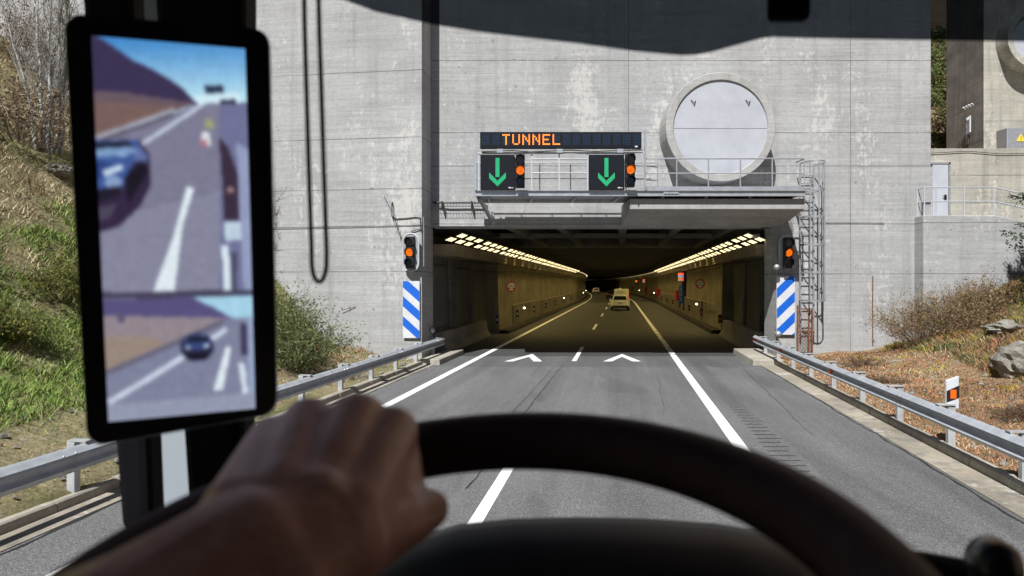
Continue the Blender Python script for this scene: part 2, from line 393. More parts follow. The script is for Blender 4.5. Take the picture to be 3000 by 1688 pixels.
mb=MB(); mb.loft([[rd(4.35,Z,-.05),rd(5.4,Z,-.05),rd(5.38,Z,.19),rd(4.38,Z,.19)] for Z in (22.6,26.6)]); mb.build('block',M['kerb'],t_,bevel=.03)

# ------------------------------------------------------------------ portal building
A=Vector((-3.09,23.4,0)); LD=Vector((-1,.148,0)); B=Vector((-2.865,24.8,0))
portal=thing('portal_building','tall board-marked concrete portal building around the tunnel mouth','building',(6,24.6,0))
mb=MB(); fp=[(A.x,A.y),(B.x,B.y),(B.x-18,B.y+18*.148),(A.x-18,A.y+18*.148)]
mb.prism(fp,-.6,15.5,'z'); mb.build('side_wall',M['wing'],portal,bevel=.02)
mb=MB(); mb.prism([(-2.9,4.77),(9.53,4.77),(9.53,-.6),(15.1,-.6),(15.1,15.5),(-2.9,15.5)],24.6,25.8,'y'); mb.build('front_wall',M['face'],portal,bevel=.02)
mb=MB(); mb.prism([(22.74,5.19),(22.74,5.54),(24.9,5.54),(24.9,4.92),(24.6,4.79)],3.93,9.75,'x'); mb.build('lintel_beam',M['beam'],portal,bevel=.015)
# round vent
vc=Vector((7.19,23.55,8.1))
ring=[]; n=56
mb=MB()
prof=[(1.89,24.7),(1.89,23.52),(1.87,23.50),(1.64,23.50),(1.62,23.53),(1.62,23.75)]
vs=[]; 
for r,y in prof:
    for k in range(n): a=2*math.pi*k/n; vs.append((vc.x+r*math.cos(a),y,vc.z+r*math.sin(a)))
fs=[(i*n+k,i*n+(k+1)%n,(i+1)*n+(k+1)%n,(i+1)*n+k) for i in range(len(prof)-1) for k in range(n)]
mb.add(vs,fs); vr=mb.build('vent_ring',M['beam'],portal,smooth=35)
mb=MB(); mb.disc((vc.x,23.56,vc.z),(0,1,0),1.625,.05,56); dc=mb.build('vent_cover',M['disc'],vr)
mb=MB(); mb.box(vc.x-1.61,vc.x+1.61,23.552,23.565,vc.z-.036,vc.z-.026); mb.build('cover_seam',M['jersey'],vr)
for sx in (-.93,.95):
    mb=MB(); mb.tube([(vc.x+sx-.08,23.54,vc.z+.95),(vc.x+sx,23.5,vc.z+.82),(vc.x+sx+.07,23.54,vc.z+.92),(vc.x+sx+.02,23.52,vc.z+.78)],.014,6); mb.build('lifting_hook',M['cable'],vr)

# ------------------------------------------------------------------ tunnel
tun=thing('tunnel','dark curving road tunnel with stained yellow lit concrete walls','tunnel',rd(-.6,30))
ZL=[37,45,55,65,75,85,92]+list(range(100,420,8))
ZA=[25.82,31,37]+ZL[1:]
def flare(mb,prof,zl): mb.sweep(prof,zl)
mb=MB(); mb.sweep([(-6.6,-.1),(-6.75,5.2),(-7.9,5.2),(-7.9,-.1)],ZL); mb.build('wall',M['tunc'],tun)
mb=MB(); mb.sweep([(5.4,-.1),(5.55,5.2),(6.8,5.2),(6.8,-.1)],ZL); mb.build('wall',M['tunc'],tun)
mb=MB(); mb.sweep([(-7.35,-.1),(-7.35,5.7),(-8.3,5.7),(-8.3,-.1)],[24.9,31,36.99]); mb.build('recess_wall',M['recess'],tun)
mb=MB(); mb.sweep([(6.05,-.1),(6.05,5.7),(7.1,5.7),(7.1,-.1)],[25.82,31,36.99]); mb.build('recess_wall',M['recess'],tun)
for s,o in ((-1,-7.33),(1,6.03)):                  # slanting ribs on the recess walls
    for Z in (29.5,33.4):
        mb=MB(); mb.hexa([rd(o,Z-.35,-.1),rd(o-s*.16,Z-.3,-.1),rd(o-s*.16,Z+.2,-.1),rd(o,Z+.25,-.1),rd(o,Z-.8,5),rd(o-s*.05,Z-.75,5),rd(o-s*.05,Z+.1,5),rd(o,Z+.15,5)]); mb.build('buttress',M['recess'],tun)
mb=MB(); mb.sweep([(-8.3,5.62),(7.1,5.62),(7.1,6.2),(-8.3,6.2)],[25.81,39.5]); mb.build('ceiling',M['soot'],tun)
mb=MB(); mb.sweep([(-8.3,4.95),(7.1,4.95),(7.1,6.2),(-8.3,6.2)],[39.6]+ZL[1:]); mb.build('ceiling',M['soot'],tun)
M['beamd']=concrete('ceiling_beam_concrete',(.20,.185,.16),white=0,dark=.6)
for o in (-4.3,-2.35,.05,2.2,4.3):
    mb=MB(); mb.sweep([(o-.16,4.83),(o+.16,4.83),(o+.16,5.62),(o-.16,5.62)],[25.83,39.2]); mb.build('ceiling_beam',M['beamd'],tun)
mb=MB(); mb.sweep([(-7.3,4.78),(6.,4.78),(6.,5.62),(-7.3,5.62)],[39.2,39.6]); mb.build('ceiling_beam',M['beamd'],tun)
mb=MB(); mb.sweep([(-7.3,4.80),(6.,4.80),(6.,5.0),(-7.3,5.0)],[31.2,31.5]); mb.build('ceiling_beam',M['beamd'],tun)
M['ledge']=concrete('ledge_concrete',(.30,.25,.16),white=0,dark=.8,rust=.9)
mb=MB(); mb.sweep([(-7.34,3.78),(-6.36,3.78),(-6.30,4.20),(-7.34,4.20)],ZA); mb.build('lamp_ledge',M['ledge'],tun)
mb=MB(); mb.sweep([(5.04,4.20),(5.10,3.78),(6.04,3.78),(6.04,4.20)],ZA); mb.build('lamp_ledge',M['ledge'],tun)
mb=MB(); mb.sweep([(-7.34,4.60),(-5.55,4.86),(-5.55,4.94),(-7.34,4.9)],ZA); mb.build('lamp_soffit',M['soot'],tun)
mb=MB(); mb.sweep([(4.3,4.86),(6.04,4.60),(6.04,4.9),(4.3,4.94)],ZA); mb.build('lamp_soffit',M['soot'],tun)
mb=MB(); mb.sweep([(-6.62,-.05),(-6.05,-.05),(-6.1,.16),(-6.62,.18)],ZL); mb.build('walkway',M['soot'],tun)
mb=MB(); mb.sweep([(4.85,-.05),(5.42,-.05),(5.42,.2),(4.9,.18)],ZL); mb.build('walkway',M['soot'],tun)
mb=MB(); mb.loft([[rd(-8,Z,-.1),rd(7,Z,-.1),rd(7,Z,6),rd(-8,Z,6)] for Z in (419,420)]); mb.build('end_wall',M['soot'],tun)
M['dado']=concrete('dado_concrete',(.27,.24,.17),white=.1,dark=.9,rust=.6)
mb=MB(); mb.sweep([(-6.55,.1),(-6.54,1.35),(-6.65,1.37),(-6.7,.1)],[41.5]+ZL[1:]); mb.build('dado',M['dado'],tun)
mb=MB(); mb.sweep([(5.32,.1),(5.31,1.55),(5.45,1.57),(5.5,.1)],[45.5]+ZL[2:]); mb.build('dado',M['dado'],tun)
mb=MB(); mb.tube([rd(-7.3,25.9,3.45),rd(-7.28,31,3.4),rd(-7.25,36.7,3.36),rd(-6.6,37.2,3.34),rd(-6.62,45,3.5),rd(-6.63,60,3.42),rd(-6.63,90,3.45)],.022,6)
mb.tube([rd(5.35,37.2,3.6),rd(5.4,45,3.5),rd(5.42,70,3.55)],.02,6); mb.build('cable',M['cable'],tun)
M['pipe']=flat('painted_pipe',(.36,.31,.16),.6,0,.2,5)
mb=MB(); mb.tube([rd(-6.57,41.2,3.3),rd(-6.55,41.2,1.43),rd(-6.53,60,1.43),rd(-6.53,95,1.43)],.025,6)
mb.tube([rd(5.36,38.6,3.7),rd(5.34,38.6,1.65),rd(5.34,39.2,1.55),rd(5.31,45,1.6),rd(5.30,60,1.62)],.03,6); mb.build('pipe',M['pipe'],tun)

# lamps in rows under the soffits
def lamp_proto(side,label,group):
    t=thing('tunnel_lamp',label,'lamp',(0,0,0),0,group)
    t.rotation_euler=(0,R(24*side),math.atan(-TH) if 0 else -math.atan(TH))
    mb=MB(); mb.box(-.15,.15,-.48,.48,.0,.055); mb.build('housing',M['lamp'],t)
    mb=MB()
    for k in range(3): y=-.34+.34*k; mb.box(-.125,.125,y-.105,y+.105,-.004,-.001)
    mb.build('lens',M['glow'],t); return t
SPOT={}
for sd_ in (-1,1):
    ld=bpy.data.lights.new('lamp_light','SPOT'); ld.energy=230; ld.color=(1,.74,.27); ld.spot_size=R(150); ld.spot_blend=1.; ld.shadow_soft_size=.2; SPOT[sd_]=ld
for side,o2,o1 in ((-1,(-6.50,4.40),(-6.08,4.54)),(1,(5.30,4.40),(4.88,4.54))):
    nm='left' if side<0 else 'right'
    p=lamp_proto(side,f'bright yellow-white strip lamp in the {nm} lamp row under tunnel ceiling',f'lamps along the {nm} ceiling edge')
    index_kids(p); first=True
    for (o,z) in (o2,o1):
        Z=26.1; k=0
        while Z<100:
            L=rd(o,Z,z)
            if first: p.location=L; first=False; cur=p
            else: cur=dup(p,L)
            if o==o1[0] and k%2==1 and Z>35.5:
                ld=SPOT[side]; lo_=bpy.data.objects.new('lamp_light',ld); col.objects.link(lo_); lo_.parent=cur; lo_.location=(0,0,-.06)
                lo_.rotation_euler=(0,R(side*10),0)
            Z+=1.5; k+=1
            if k%4==3: Z+=.45
    Z=102.
    k=0
    while Z<395:
        cur=dup(p,rd((o2[0]+o1[0])/2,Z,4.53)); k+=1
        if Z<220: lo_=bpy.data.objects.new('lamp_light',SPOT[side]); col.objects.link(lo_); lo_.parent=cur; lo_.location=(0,0,-.06); lo_.rotation_euler=(0,R(side*10),0)
        Z+=5.5+(Z-100)*.012

# ------------------------------------------------------------------ objects on the walls
def wall_n(): return Vector((-.148,-1,0)).normalized()
@local_coords
def traffic_light(label, loc, rz, plate, group='traffic lights showing amber', s=1.):
    t=thing('traffic_light',label,'traffic light',loc,rz,group)
    mb=MB(); mb.box(-.15,.15,-.10,.13,-.55,.55); mb.build('housing',M['black'],t,bevel=.02)
    if plate:
        def outline(wd,ht,capb):
            P=[]
            for k in range(13): a=math.pi*k/12; P.append((wd*math.cos(a),ht-wd+wd*math.sin(a)))
            if capb:
                for k in range(13): a=math.pi+math.pi*k/12; P.append((wd*math.cos(a),-(ht-wd)+wd*math.sin(a)))
            else: P += [(-wd,-ht+.13),(wd,-ht+.13)]
            return P
        mb=MB(); mb.prism(outline(.29,.66,plate==1),.03,.05,'y'); mb.build('backing_plate',M['galv'],t)
        P=outline(.278,.648,plate==1); mb=MB(); mb.tube([(x,.025,z) for x,z in P],.02,6,closed=True); mb.build('plate_rim',M['wht'],t)
        mb=MB(); mb.box(-.05,.05,.131,.26,-.4,-.3); mb.box(-.05,.05,.131,.26,.3,.4); mb.build('bracket',M['galv'],t)
    else:
        mb=MB(); mb.box(-.03,.03,.131,.30,-.45,-.40); mb.box(-.03,.03,.131,.30,.40,.45); mb.build('bracket',M['galv'],t)
    for k,(z,mm) in enumerate(((.35,'visorlens'),(0,'amber'),(-.35,'lensdark'))):
        mb=MB(); mb.disc((0,-.118,z),(0,1,0),.132,.016,24); ln=mb.build('lens',M[mm],t)
        if mm=='amber':
            q=MB()
            for _ in range(16):
                a=random.uniform(0,6.28); r=random.uniform(.02,.115)
                q.obox((r*math.cos(a),-.1195,z+r*math.sin(a)),((math.cos(a*3),0,math.sin(a*3)),(0,1,0),(-math.sin(a*3),0,math.cos(a*3))),(random.uniform(.006,.02),.001,.004))
            q.build('led_gaps',M['black'],ln)
        q=MB(); n=22; vs=[]
        for rr,dep in ((.142,.10),(.150,.10)):
            for k2 in range(n):
                a=R(-35)+R(250)*k2/(n-1); d=.15+.10*max(0,math.sin(a))
                vs += [(rr*math.cos(a),-.10,z+rr*math.sin(a)),(rr*math.cos(a),-.10-d,z+rr*math.sin(a))]
        fs=[]
        for lay in (0,1):
            for k2 in range(n-1): b=lay*2*n+2*k2; fs.append((b,b+1,b+3,b+2))
        for k2 in range(n-1): b=2*k2+1; fs.append((b,b+2,b+2+2*n,b+2*n))
        q.add(vs,fs); q.build('hood',M['black'],t,smooth=40)
    return t
zw=lambda X: 23.4-.148*(X+3.09)
c=pt(1203,740,23.2); traffic_light('amber wall signal with rounded white-rimmed plate on left pillar',(c.x,zw(c.x)-.26,c.z),math.atan(-.148),1)
c=pt(2307,741,24.25); traffic_light('amber wall signal with square-bottomed plate on right pillar by ladder',(c.x,24.26,c.z),0,2)
c=pt(1524,502,22.45); traffic_light('amber gantry signal beside the left green arrow panel',(c.x,22.42,c.z),0,0)
c=pt(1845,500,22.45); traffic_light('amber gantry signal beside the right green arrow panel',(c.x,22.42,c.z),0,0)

def clip_poly(P,lo,hi):
    for s,lim in ((1,lo),(-1,-hi)):
        Q=[]
        for i in range(len(P)):
            a=P[i-1]; b=P[i]; ia=s*a[1]>=lim; ib=s*b[1]>=lim
            if ia!=ib:
                f=(lim*s-a[1])/(b[1]-a[1]); Q.append((a[0]+(b[0]-a[0])*f,lim*s))
            if ib: Q.append(b)
        P=Q
        if not P: return P
    return P
@local_coords
def striped_board(label,c,W,Hh,rz,bands,shift):
    t=thing('striped_board',label,'marker board',c,rz,'blue and white marker boards')
    mb=MB(); mb.box(-W/2,W/2,0,.03,-Hh/2,Hh/2); mb.build('board',M['wht'],t)
    mb=MB()
    for a,b in bands:     # a,b fractions from top on the left edge
        za,zb=Hh/2-a*Hh,Hh/2-b*Hh
        P=clip_poly([(-W/2+.004,zb),(W/2-.004,zb-shift*Hh),(W/2-.004,za-shift*Hh),(-W/2+.004,za)],-Hh/2+.004,Hh/2-.004)
        if len(P)>2: mb.prism(P,-.004,-.001,'y')
    mb.build('stripe',M['blue'],t)
    mb=MB(); mb.box(-W/2+.05,W/2-.05,.031,.09,Hh/2-.3,Hh/2-.25); mb.box(-W/2+.05,W/2-.05,.031,.09,-Hh/2+.25,-Hh/2+.3); mb.build('bracket',M['galv'],t)
c=pt(1204.5,907,23.35)
striped_board('tall board of blue and white bands falling to the right, left pillar',(c.x,zw(c.x)-.10,c.z),.59,1.95,math.atan(-.148),[(-.08,.11),(.265,.443),(.615,.78)],.26)
c=pt(2303.5,895,24.45)
striped_board('tall board of blue and white bands rising to the right, beside ladder',(c.x,24.49,c.z),.65,2.10,0,[(.21,.383),(.56,.73),(.905,1.08),(1.25,1.4)],-.295)

# ------------------------------------------------------------------ gantry
GY=22.6
gan=thing('sign_gantry','galvanised steel gantry walkway with railing across the portal','gantry',(4.2,GY+.6,5.7))
x0,x1=-1.22,9.72
mb=MB(); mb.box(x0,x1,22.68,23.98,5.66,5.71); mb.build('deck',M['galv'],gan)
mb=MB(); mb.box(x0,x1,22.60,22.66,5.60,5.80); mb.box(x0,x1,22.54,22.66,5.60,5.635); mb.box(x0,x1,22.54,22.66,5.775,5.80); mb.box(x0,x1,23.99,24.06,5.55,5.75)
for k in range(8): X=x0+.4+k*1.45; mb.box(X,X+.07,22.67,23.98,5.56,5.655)
mb.build('support_beam',M['galv'],gan)
mb=MB(); mb.box(4.45,9.7,22.62,22.64,5.801,5.93); mb.build('kick_plate',M['galv'],gan)
def rod(name,a,b,r,mm='galv',parent=gan,n=6):
    mb=MB(); mb.tube([a,b],r,n); return mb.build(name,M[mm],parent,smooth=50)
for X in (5.47,6.52,7.58,8.64,9.70): rod('post',(X,22.66,5.7),(X,22.66,6.85),.024)
rod('rail',(4.45,22.66,6.86),(9.72,22.66,6.86),.026); rod('rail',(4.45,22.66,6.37),(9.72,22.66,6.37),.02)
rod('rail',(-1.2,23.35,6.85),(5.0,23.35,6.85),.022); rod('rail',(-1.2,23.35,6.3),(5.0,23.35,6.3),.018)
for X in (-1.2,-.15,.95,2.0,2.9,3.9,4.98): rod('post',(X,23.35,5.7),(X,23.35,6.85),.02)
rod('rail',(9.72,22.66,6.86),(9.72,23.35,6.86),.024)
for X,zt in ((-1.2,7.70),(4.40,7.76)):
    mb=MB(); mb.box(X-.03,X+.03,22.52,22.60,5.8,zt); mb.build('frame_post',M['galv'],gan)
for X in (-1.10,.65,1.56,2.50,3.70,.10):
    mb=MB(); mb.box(X-.022,X+.022,22.57,22.61,5.8,7.04); mb.build('frame_post',M['whitem'],gan)
mb=MB(); mb.box(-1.17,4.37,22.55,22.61,7.00,7.055); mb.build('frame_bar',M['whitem'],gan)
rod('rail',(.65,22.60,6.83),(2.5,22.60,6.83),.02); rod('rail',(.65,22.60,6.37),(2.5,22.60,6.37),.02)
rod('rail',(3.75,22.62,6.66),(4.9,22.9,6.62),.02); rod('rail',(3.75,22.62,6.2),(4.9,22.9,6.16),.02)
mb=MB(); mb.bar((-1.1,22.7,5.58),(-.72,24.58,4.95),.10,.10); mb.bar((-.72,24.57,5.3),(-.66,24.57,4.80),.10,.06); mb.build('strut',M['galv'],gan)
mb=MB(); mb.box(5.0,5.5,22.53,22.545,5.66,5.74)
for k in range(4): mb.disc((5.06+k*.125,22.515,5.70),(0,1,0),.02,.02,8)
mb.build('splice_plate',M['galv'],gan)
mb=MB(); mb.tube([(-1.0,22.5,7.06),(0,22.5,7.10),(.6,22.5,7.05),(1.9,22.5,7.11),(2.7,22.5,7.07),(4.3,22.5,7.12)],.02,6); mb.build('cable',M['cable'],gan)

# message sign: TUNNEL
vm=thing('message_sign','long black LED message sign reading TUNNEL on top of gantry','sign',(1.6,22.5,7.45))
mb=MB(); mb.box(-1.05,4.26,22.44,22.62,7.16,7.70); mb.build('housing',M['panel'],vm,bevel=.015)
FONT={'T':['11111','00100','00100','00100','00100','00100','00100'],'U':['10001']*6+['01110'],'N':['10001','11001','10101','10101','10011','10001','10001'],'E':['11111','10000','10000','11110','10000','10000','11111'],'L':['10000']*6+['11111']}
word='  TUNNEL'
for ci in range(16):
    cx=-.855+ci*.3305; off_=MB(); on_=MB()
    for r in range(7):
        for k in range(5):
            X=cx+(k-2)*.0505; z=7.445+(3-r)*.0505
            lit=ci<len(word) and word[ci] in FONT and FONT[word[ci]][r][k]=='1'
            (on_ if lit else off_).box(X-(.021 if lit else .016),X+(.021 if lit else .016),22.432,22.4385,z-(.021 if lit else .016),z+(.021 if lit else .016))
    off_.build('led_cell',M['ledoff'],vm)
    if on_.v: on_.build('lettering',M['ledon'],vm)
mb=MB(); mb.box(4.04,4.13,22.434,22.4385,7.19,7.24); mb.build('maker_mark',M['wht'],vm)
for X in (-.40,1.57,3.56):
    mb=MB(); mb.box(X-.10,X+.10,22.46,22.54,7.02,7.155); mb.build('mounting_bracket',M['galv'],vm)
def text(s,name,size,loc,rot,m,parent,ext=.001,align='CENTER'):
    cu=bpy.data.curves.new(name,'FONT'); cu.body=s; cu.size=size; cu.extrude=ext; cu.align_x=align; cu.align_y='CENTER'
    tmp=bpy.data.objects.new(name,cu); col.objects.link(tmp)
    bpy.context.view_layer.update(); dg=bpy.context.evaluated_depsgraph_get()
    me=bpy.data.meshes.new_from_object(tmp.evaluated_get(dg)); bpy.data.objects.remove(tmp)
    o=bpy.data.objects.new(name,me); me.materials.clear(); me.materials.append(m); col.objects.link(o)
    o.location=loc; o.rotation_euler=rot; o.parent=parent; return o
@local_coords
def arrow_sign(label,xa,xb):
    cx=(xa+xb)/2; t=thing('lane_signal',label,'lane signal',(cx,22.5,6.38),0,'green arrow lane signals')
    W=(xb-xa)/2; mb=MB(); mb.box(-W,W,-.05,.08,-.575,.575); mb.build('panel',M['panel'],t,bevel=.012)
    mb=MB(); d=.0262
    for i in range(5):
        for j in range(24): mb.box((i-2)*d-.0095,(i-2)*d+.0095,-.056,-.051,.45-j*d-.0095,.45-j*d+.0095)
    for i in range(-10,11):
        for j in range(7):
            z=-.46+abs(i)*d+j*d
            if abs(i)*d*2>0.60: continue
            mb.box(i*d-.0095,i*d+.0095,-.056,-.051,z-.0095,z+.0095)
    mb.build('arrow',M['green'],t)
    mb=MB(); mb.box(W-.20,W-.12,-.055,-.051,-.535,-.495); mb.box(W-.11,W-.04,-.055,-.051,-.53,-.51); mb.build('maker_mark',M['wht'],t)
arrow_sign('black lane panel with green down arrow at gantry left end',-1.04,.085)
arrow_sign('black lane panel with green down arrow near gantry middle',2.53,3.68)

# ------------------------------------------------------------------ ladder and gate
lad=thing('cage_ladder','galvanised caged ladder on wall beside right striped board','ladder',(10.5,24.35,0))
for X in (10.28,10.75):
    mb=MB(); mb.box(X-.022,X+.022,24.30,24.36,.9,6.95); mb.build('stile',M['galv'],lad)
z=1.15
while z<6.9: rod('rung',(10.28,24.33,z),(10.75,24.33,z),.016,'galv',lad); z+=.302
hz=[6.93,5.98,5.02,4.06,3.10,2.12]
def hoop(z):
    return [(10.26,24.30,z)]+[(10.52+.40*math.cos(R(180+ 180*k/14)),24.0+.62*math.sin(R(180+180*k/14)),z) for k in range(15)]+[(10.77,24.30,z)]
for z in hz:
    mb=MB(); P=hoop(z)
    for a,b in zip(P,P[1:]): mb.bar(a,b,.012,.06)
    mb.build('cage_hoop',M['galv'],lad)
for k in (1,5,8,11,15):
    p=hoop(0)[k]; mb=MB(); mb.box(p[0]-.02,p[0]+.02,p[1]-.012,p[1]+.012,2.1,6.96); mb.build('cage_bar',M['galv'],lad)
mb=MB()
for z in (1.4,3.3,5.2,6.5):
    for X in (10.28,10.75): mb.box(X-.015,X+.015,24.361,24.6,z-.02,z+.02)
mb.build('wall_bracket',M['galv'],lad)
gt=thing('access_gate','rusty mesh gate closing the foot of the caged ladder','gate',(10.35,23.9,0))
mb=MB()
for X,h in ((10.02,1.95),(10.42,1.85),(10.53,1.80)): mb.bar((X,23.95,.0),(X,23.95,h),.05,.05)
for z in (.15,1.05,1.82): mb.bar((10.02,23.95,z),(10.53,23.95,z),.04,.04)
mb.build('frame',M['rust'],gt)
mb=MB()
for k in range(14):
    for s in (-1,1):
        z=.15+k*.12; a=(10.04,23.95,z if s>0 else z+.40); b=(10.42,23.95,min(1.8,z+.40) if s>0 else z)
        mb.bar(a,b,.008,.008)
mb.build('mesh',M['rust'],gt)

# ------------------------------------------------------------------ antenna, cables, small wall gear
an=thing('yagi_antenna','small yagi antenna on short mast fixed to left wall','antenna',pt(1147,617,23.4))
base=Vector((-4.13,zw(-4.13),5.22)); tip=Vector((-4.22,22.42,5.60))
mb=MB(); mb.tube([(-4.12,zw(-4.12),5.5),(-4.12,zw(-4.12)-.12,5.48),(-4.12,zw(-4.12)-.12,5.0),(-4.12,zw(-4.12),5.0)],.02,6); mb.build('mast',M['cable'],an)
mb=MB(); mb.tube([base-Vector((0,.2,0)),tip],.014,6)
for k in range(6):
    p=base.lerp(tip,.2+.16*k); L=.27-.02*k; mb.tube([p-Vector((0,0,L)),p+Vector((0,0,L))],.009,5)
mb.build('boom',M['galv'],an)
def cable(label,P,r=.016,mm='cable',name='wall_cable'):
    mb=MB(); mb.tube(P,r,6); return tag(mb.build(name,M[mm]),label,'cable')
cable('black cable from the yagi antenna to the corner of left wall',[(-4.1,zw(-4.1)-.03,5.02),(-4.0,zw(-4.)-.03,4.94),(-3.6,zw(-3.6)-.03,4.96),(-3.3,zw(-3.3)-.03,4.99),(-3.14,zw(-3.14)-.03,4.97),(-3.12,zw(-3.12)-.03,4.5)])
cable('long thin conduit running level across the left wall',[(-14,zw(-14)-.03,4.62),(-9,zw(-9)-.03,4.66),(-6,zw(-6)-.03,4.68),(-3.5,zw(-3.5)-.03,4.71),(-3.14,zw(-3.14)-.03,4.72)],.009)
cable('curled black cable above the left wall signal',[(-3.55,zw(-3.55)-.06,4.10),(-3.54,zw(-3.54)-.05,4.35),(-3.42,zw(-3.42)-.05,4.52),(-3.25,zw(-3.25)-.05,4.56),(-3.06,23.40,4.55)],.018)
cable('grey conduit dropping down the left pillar edge',[(-3.03,23.36,5.0),(-3.02,23.36,4.4),(-3.02,23.36,3.3)],.02,'galv')
cable('black cable along the right wall above signal and ladder',[(10.9,24.57,4.90),(12,24.57,4.90),(13.4,24.57,4.89)],.010)
cable('thin rusty pipe climbing the right wall near its end',[(12.98,24.57,.5),(12.98,24.57,2.0),(12.99,24.57,3.0)],.018,'rust')
tr=thing('cable_tray','dark wire cable tray on wall left of gantry','cable tray',(-2,24.4,5.5))
mb=MB()
for k in range(16): X=-2.75+k*.11; mb.tube([(X,24.42,5.58),(X,24.42,5.47),(X,24.3,5.46)],.006,4)
for y,z in ((24.42,5.58),(24.42,5.47),(24.3,5.46)): mb.tube([(-2.8,y,z),(-1.1,y,z)],.007,4)
mb.build('wire_basket',M['cable'],tr)
mb=MB(); mb.tube([(-2.85,24.45,5.63),(-2.3,24.42,5.60),(-1.7,24.42,5.61),(-1.1,24.42,5.60),(-.9,24.45,5.5),(-.85,24.5,5.1)],.03,6)
for X in (-2.5,-1.45): mb.box(X-.02,X+.02,24.3,24.59,5.42,5.66)
mb.build('cable',M['cable'],tr)
for lab,c,d in (('small grey floodlight low on the left portal pillar',Vector((-2.86,24.5,1.05)),1),('small grey floodlight low on the right portal pillar',Vector((9.46,24.4,.92)),-1),('grey teardrop lamp hanging at upper right of tunnel mouth',Vector((9.38,24.35,3.3)),-1)):
    t=thing('floodlight',lab,'lamp',c)
    mb=MB(); mb.loft([[c+Vector((d*.0+r*math.cos(a)*1.0,-.1+y,r*math.sin(a))) for a in [2*math.pi*k/12 for k in range(12)]] for y,r in ((-.16,.03),(-.12,.10),(0,.12),(.10,.09),(.14,.03))]); mb.build('head',M['galv'],t,smooth=60)
    mb=MB(); mb.bar(c+Vector((0,.0,.0)),c+Vector((-d*.02,.18,.12)),.03,.03); mb.build('bracket',M['cable'],t)
cb=thing('camera_bracket','white tube camera on arm at right end of ceiling lamps','camera',(9.0,25.0,4.45))
mb=MB(); mb.tube([(8.85,24.95,4.43),(9.12,25.3,4.5)],.07,10); mb.build('body',M['whitem'],cb,smooth=40)
mb=MB(); mb.tube([(9.0,25.1,4.5),(9.2,25.1,4.75),(9.5,25.1,4.75)],.02,6); mb.build('arm',M['cable'],cb)
gr_=thing('wire_grille','wire mesh grille hanging at the right end of lintel beam','grille',(9.85,24.2,4.7))
mb=MB()
for k in range(9): mb.tube([(9.70+.04*k,24.3,5.2-.02*k),(9.62+.04*k,24.4,4.35)],.007,4)
for k in range(12): z=5.15-.07*k; mb.tube([(9.66,24.33,z),(10.02,24.33,z)],.007,4)
mb.build('mesh',M['galv'],gr_)
tw=thing('twig','thin brown stick caught on the left wall','twig',pt(1020,905,23.6))
c=pt(1020,905,23.7); mb=MB(); mb.tube([(c.x-.25,zw(c.x)-.06,c.z-.05),(c.x+.25,zw(c.x)-.06,c.z+.07)],.011,5); mb.tube([(c.x+.05,zw(c.x)-.05,c.z+.09),(c.x+.04,zw(c.x)-.05,c.z-.06)],.008,5); mb.build('stick',M['rust'],tw)

# ------------------------------------------------------------------ barriers and guardrails
JP=[(0,0),(.58,0),(.56,.09),(.40,.32),(.33,.82),(.14,.82),(0,.80)]
def jersey(label,s,o,zs):
    t=thing('concrete_barrier',label,'barrier',rd(o,zs[0]))
    for a,b in zip(zs,zs[1:]):
        mb=MB(); oa=o; mb.loft([[rd(oa+s*x*1.0,Z,z) for x,z in JP] for Z in (a+.01,b-.01)]); mb.build('barrier_block',M['jersey'],t,bevel=.012)
jersey('grey concrete barrier inside the tunnel mouth, left side',1,-7.28,[26.5,29.4,32.3,35.2])
jersey('grey concrete barrier inside the tunnel mouth, right side',-1,5.62,[26.9,29.6,32.4,35.4])
RPF=[(0,.0),(.03,.045),(.085,.075),(.03,.105),(.0,.135),(.0,.175),(.03,.205),(.085,.235),(.03,.275),(0,.31)]
def guardrail(label,s,o,z0,z1,posts,bolts,refl):
    t=thing('guardrail',label,'guardrail',rd(o,(z0+z1)/2))
    prof=[(o+s*(.085-d) ,.45+h) for d,h in RPF]; prof2=[(a+s*.005,b) for a,b in reversed(prof)]
    n=int((z1-z0)/1.); zl=[z0+(z1-z0)*k/n for k in range(n+1)]
    mb=MB(); mb.sweep(prof+prof2,zl); mb.build('beam',M['railm'],t,smooth=55)
    for Z in posts:
        mb=MB(); a=o+s*.28; c=rd(a,Z)
        ax=(Vector((1,-TH,0)),Vector((TH,1,0)),Vector((0,0,1)))
        mb.obox(c+Vector((0,0,.28)),ax,(.055,.05,.48)); mb.build('post',M['postm'],t,bevel=.008)
        mb=MB(); mb.obox(rd(o+s*.16,Z,.60),ax,(.075,.045,.085)); mb.obox(rd(o+s*.2,Z,.775),ax,(.13,.06,.008)); mb.build('spacer',M['postm'],t)
    mb=MB()
    for Z in bolts:
        for dz in (.52,.70): mb.disc(rd(o-s*.006,Z,dz),(-s,0,0),.014,.012,6); mb.disc(rd(o-s*.006,Z+.18,dz),(-s,0,0),.014,.012,6)
    mb.build('bolt',M['galv'],t)
    for Z in refl:
        mb=MB(); mb.obox(rd(o+s*.05,Z,.605),((1,0,0),(0,1,0),(0,0,1)),(.03,.045,.05)); mb.build('reflector',M['orange'],t)
guardrail('grey steel guardrail on posts along the left verge',-1,-6.46,2,25.2,[4.4+2*k for k in range(11)],[3.9+4*k for k in range(6)],[])
guardrail('grey steel guardrail on posts along the right verge',1,4.98,3,25.9,[4.9+2*k for k in range(11)],[4.1+4*k for k in range(6)],[25.7,21.6,16.4])
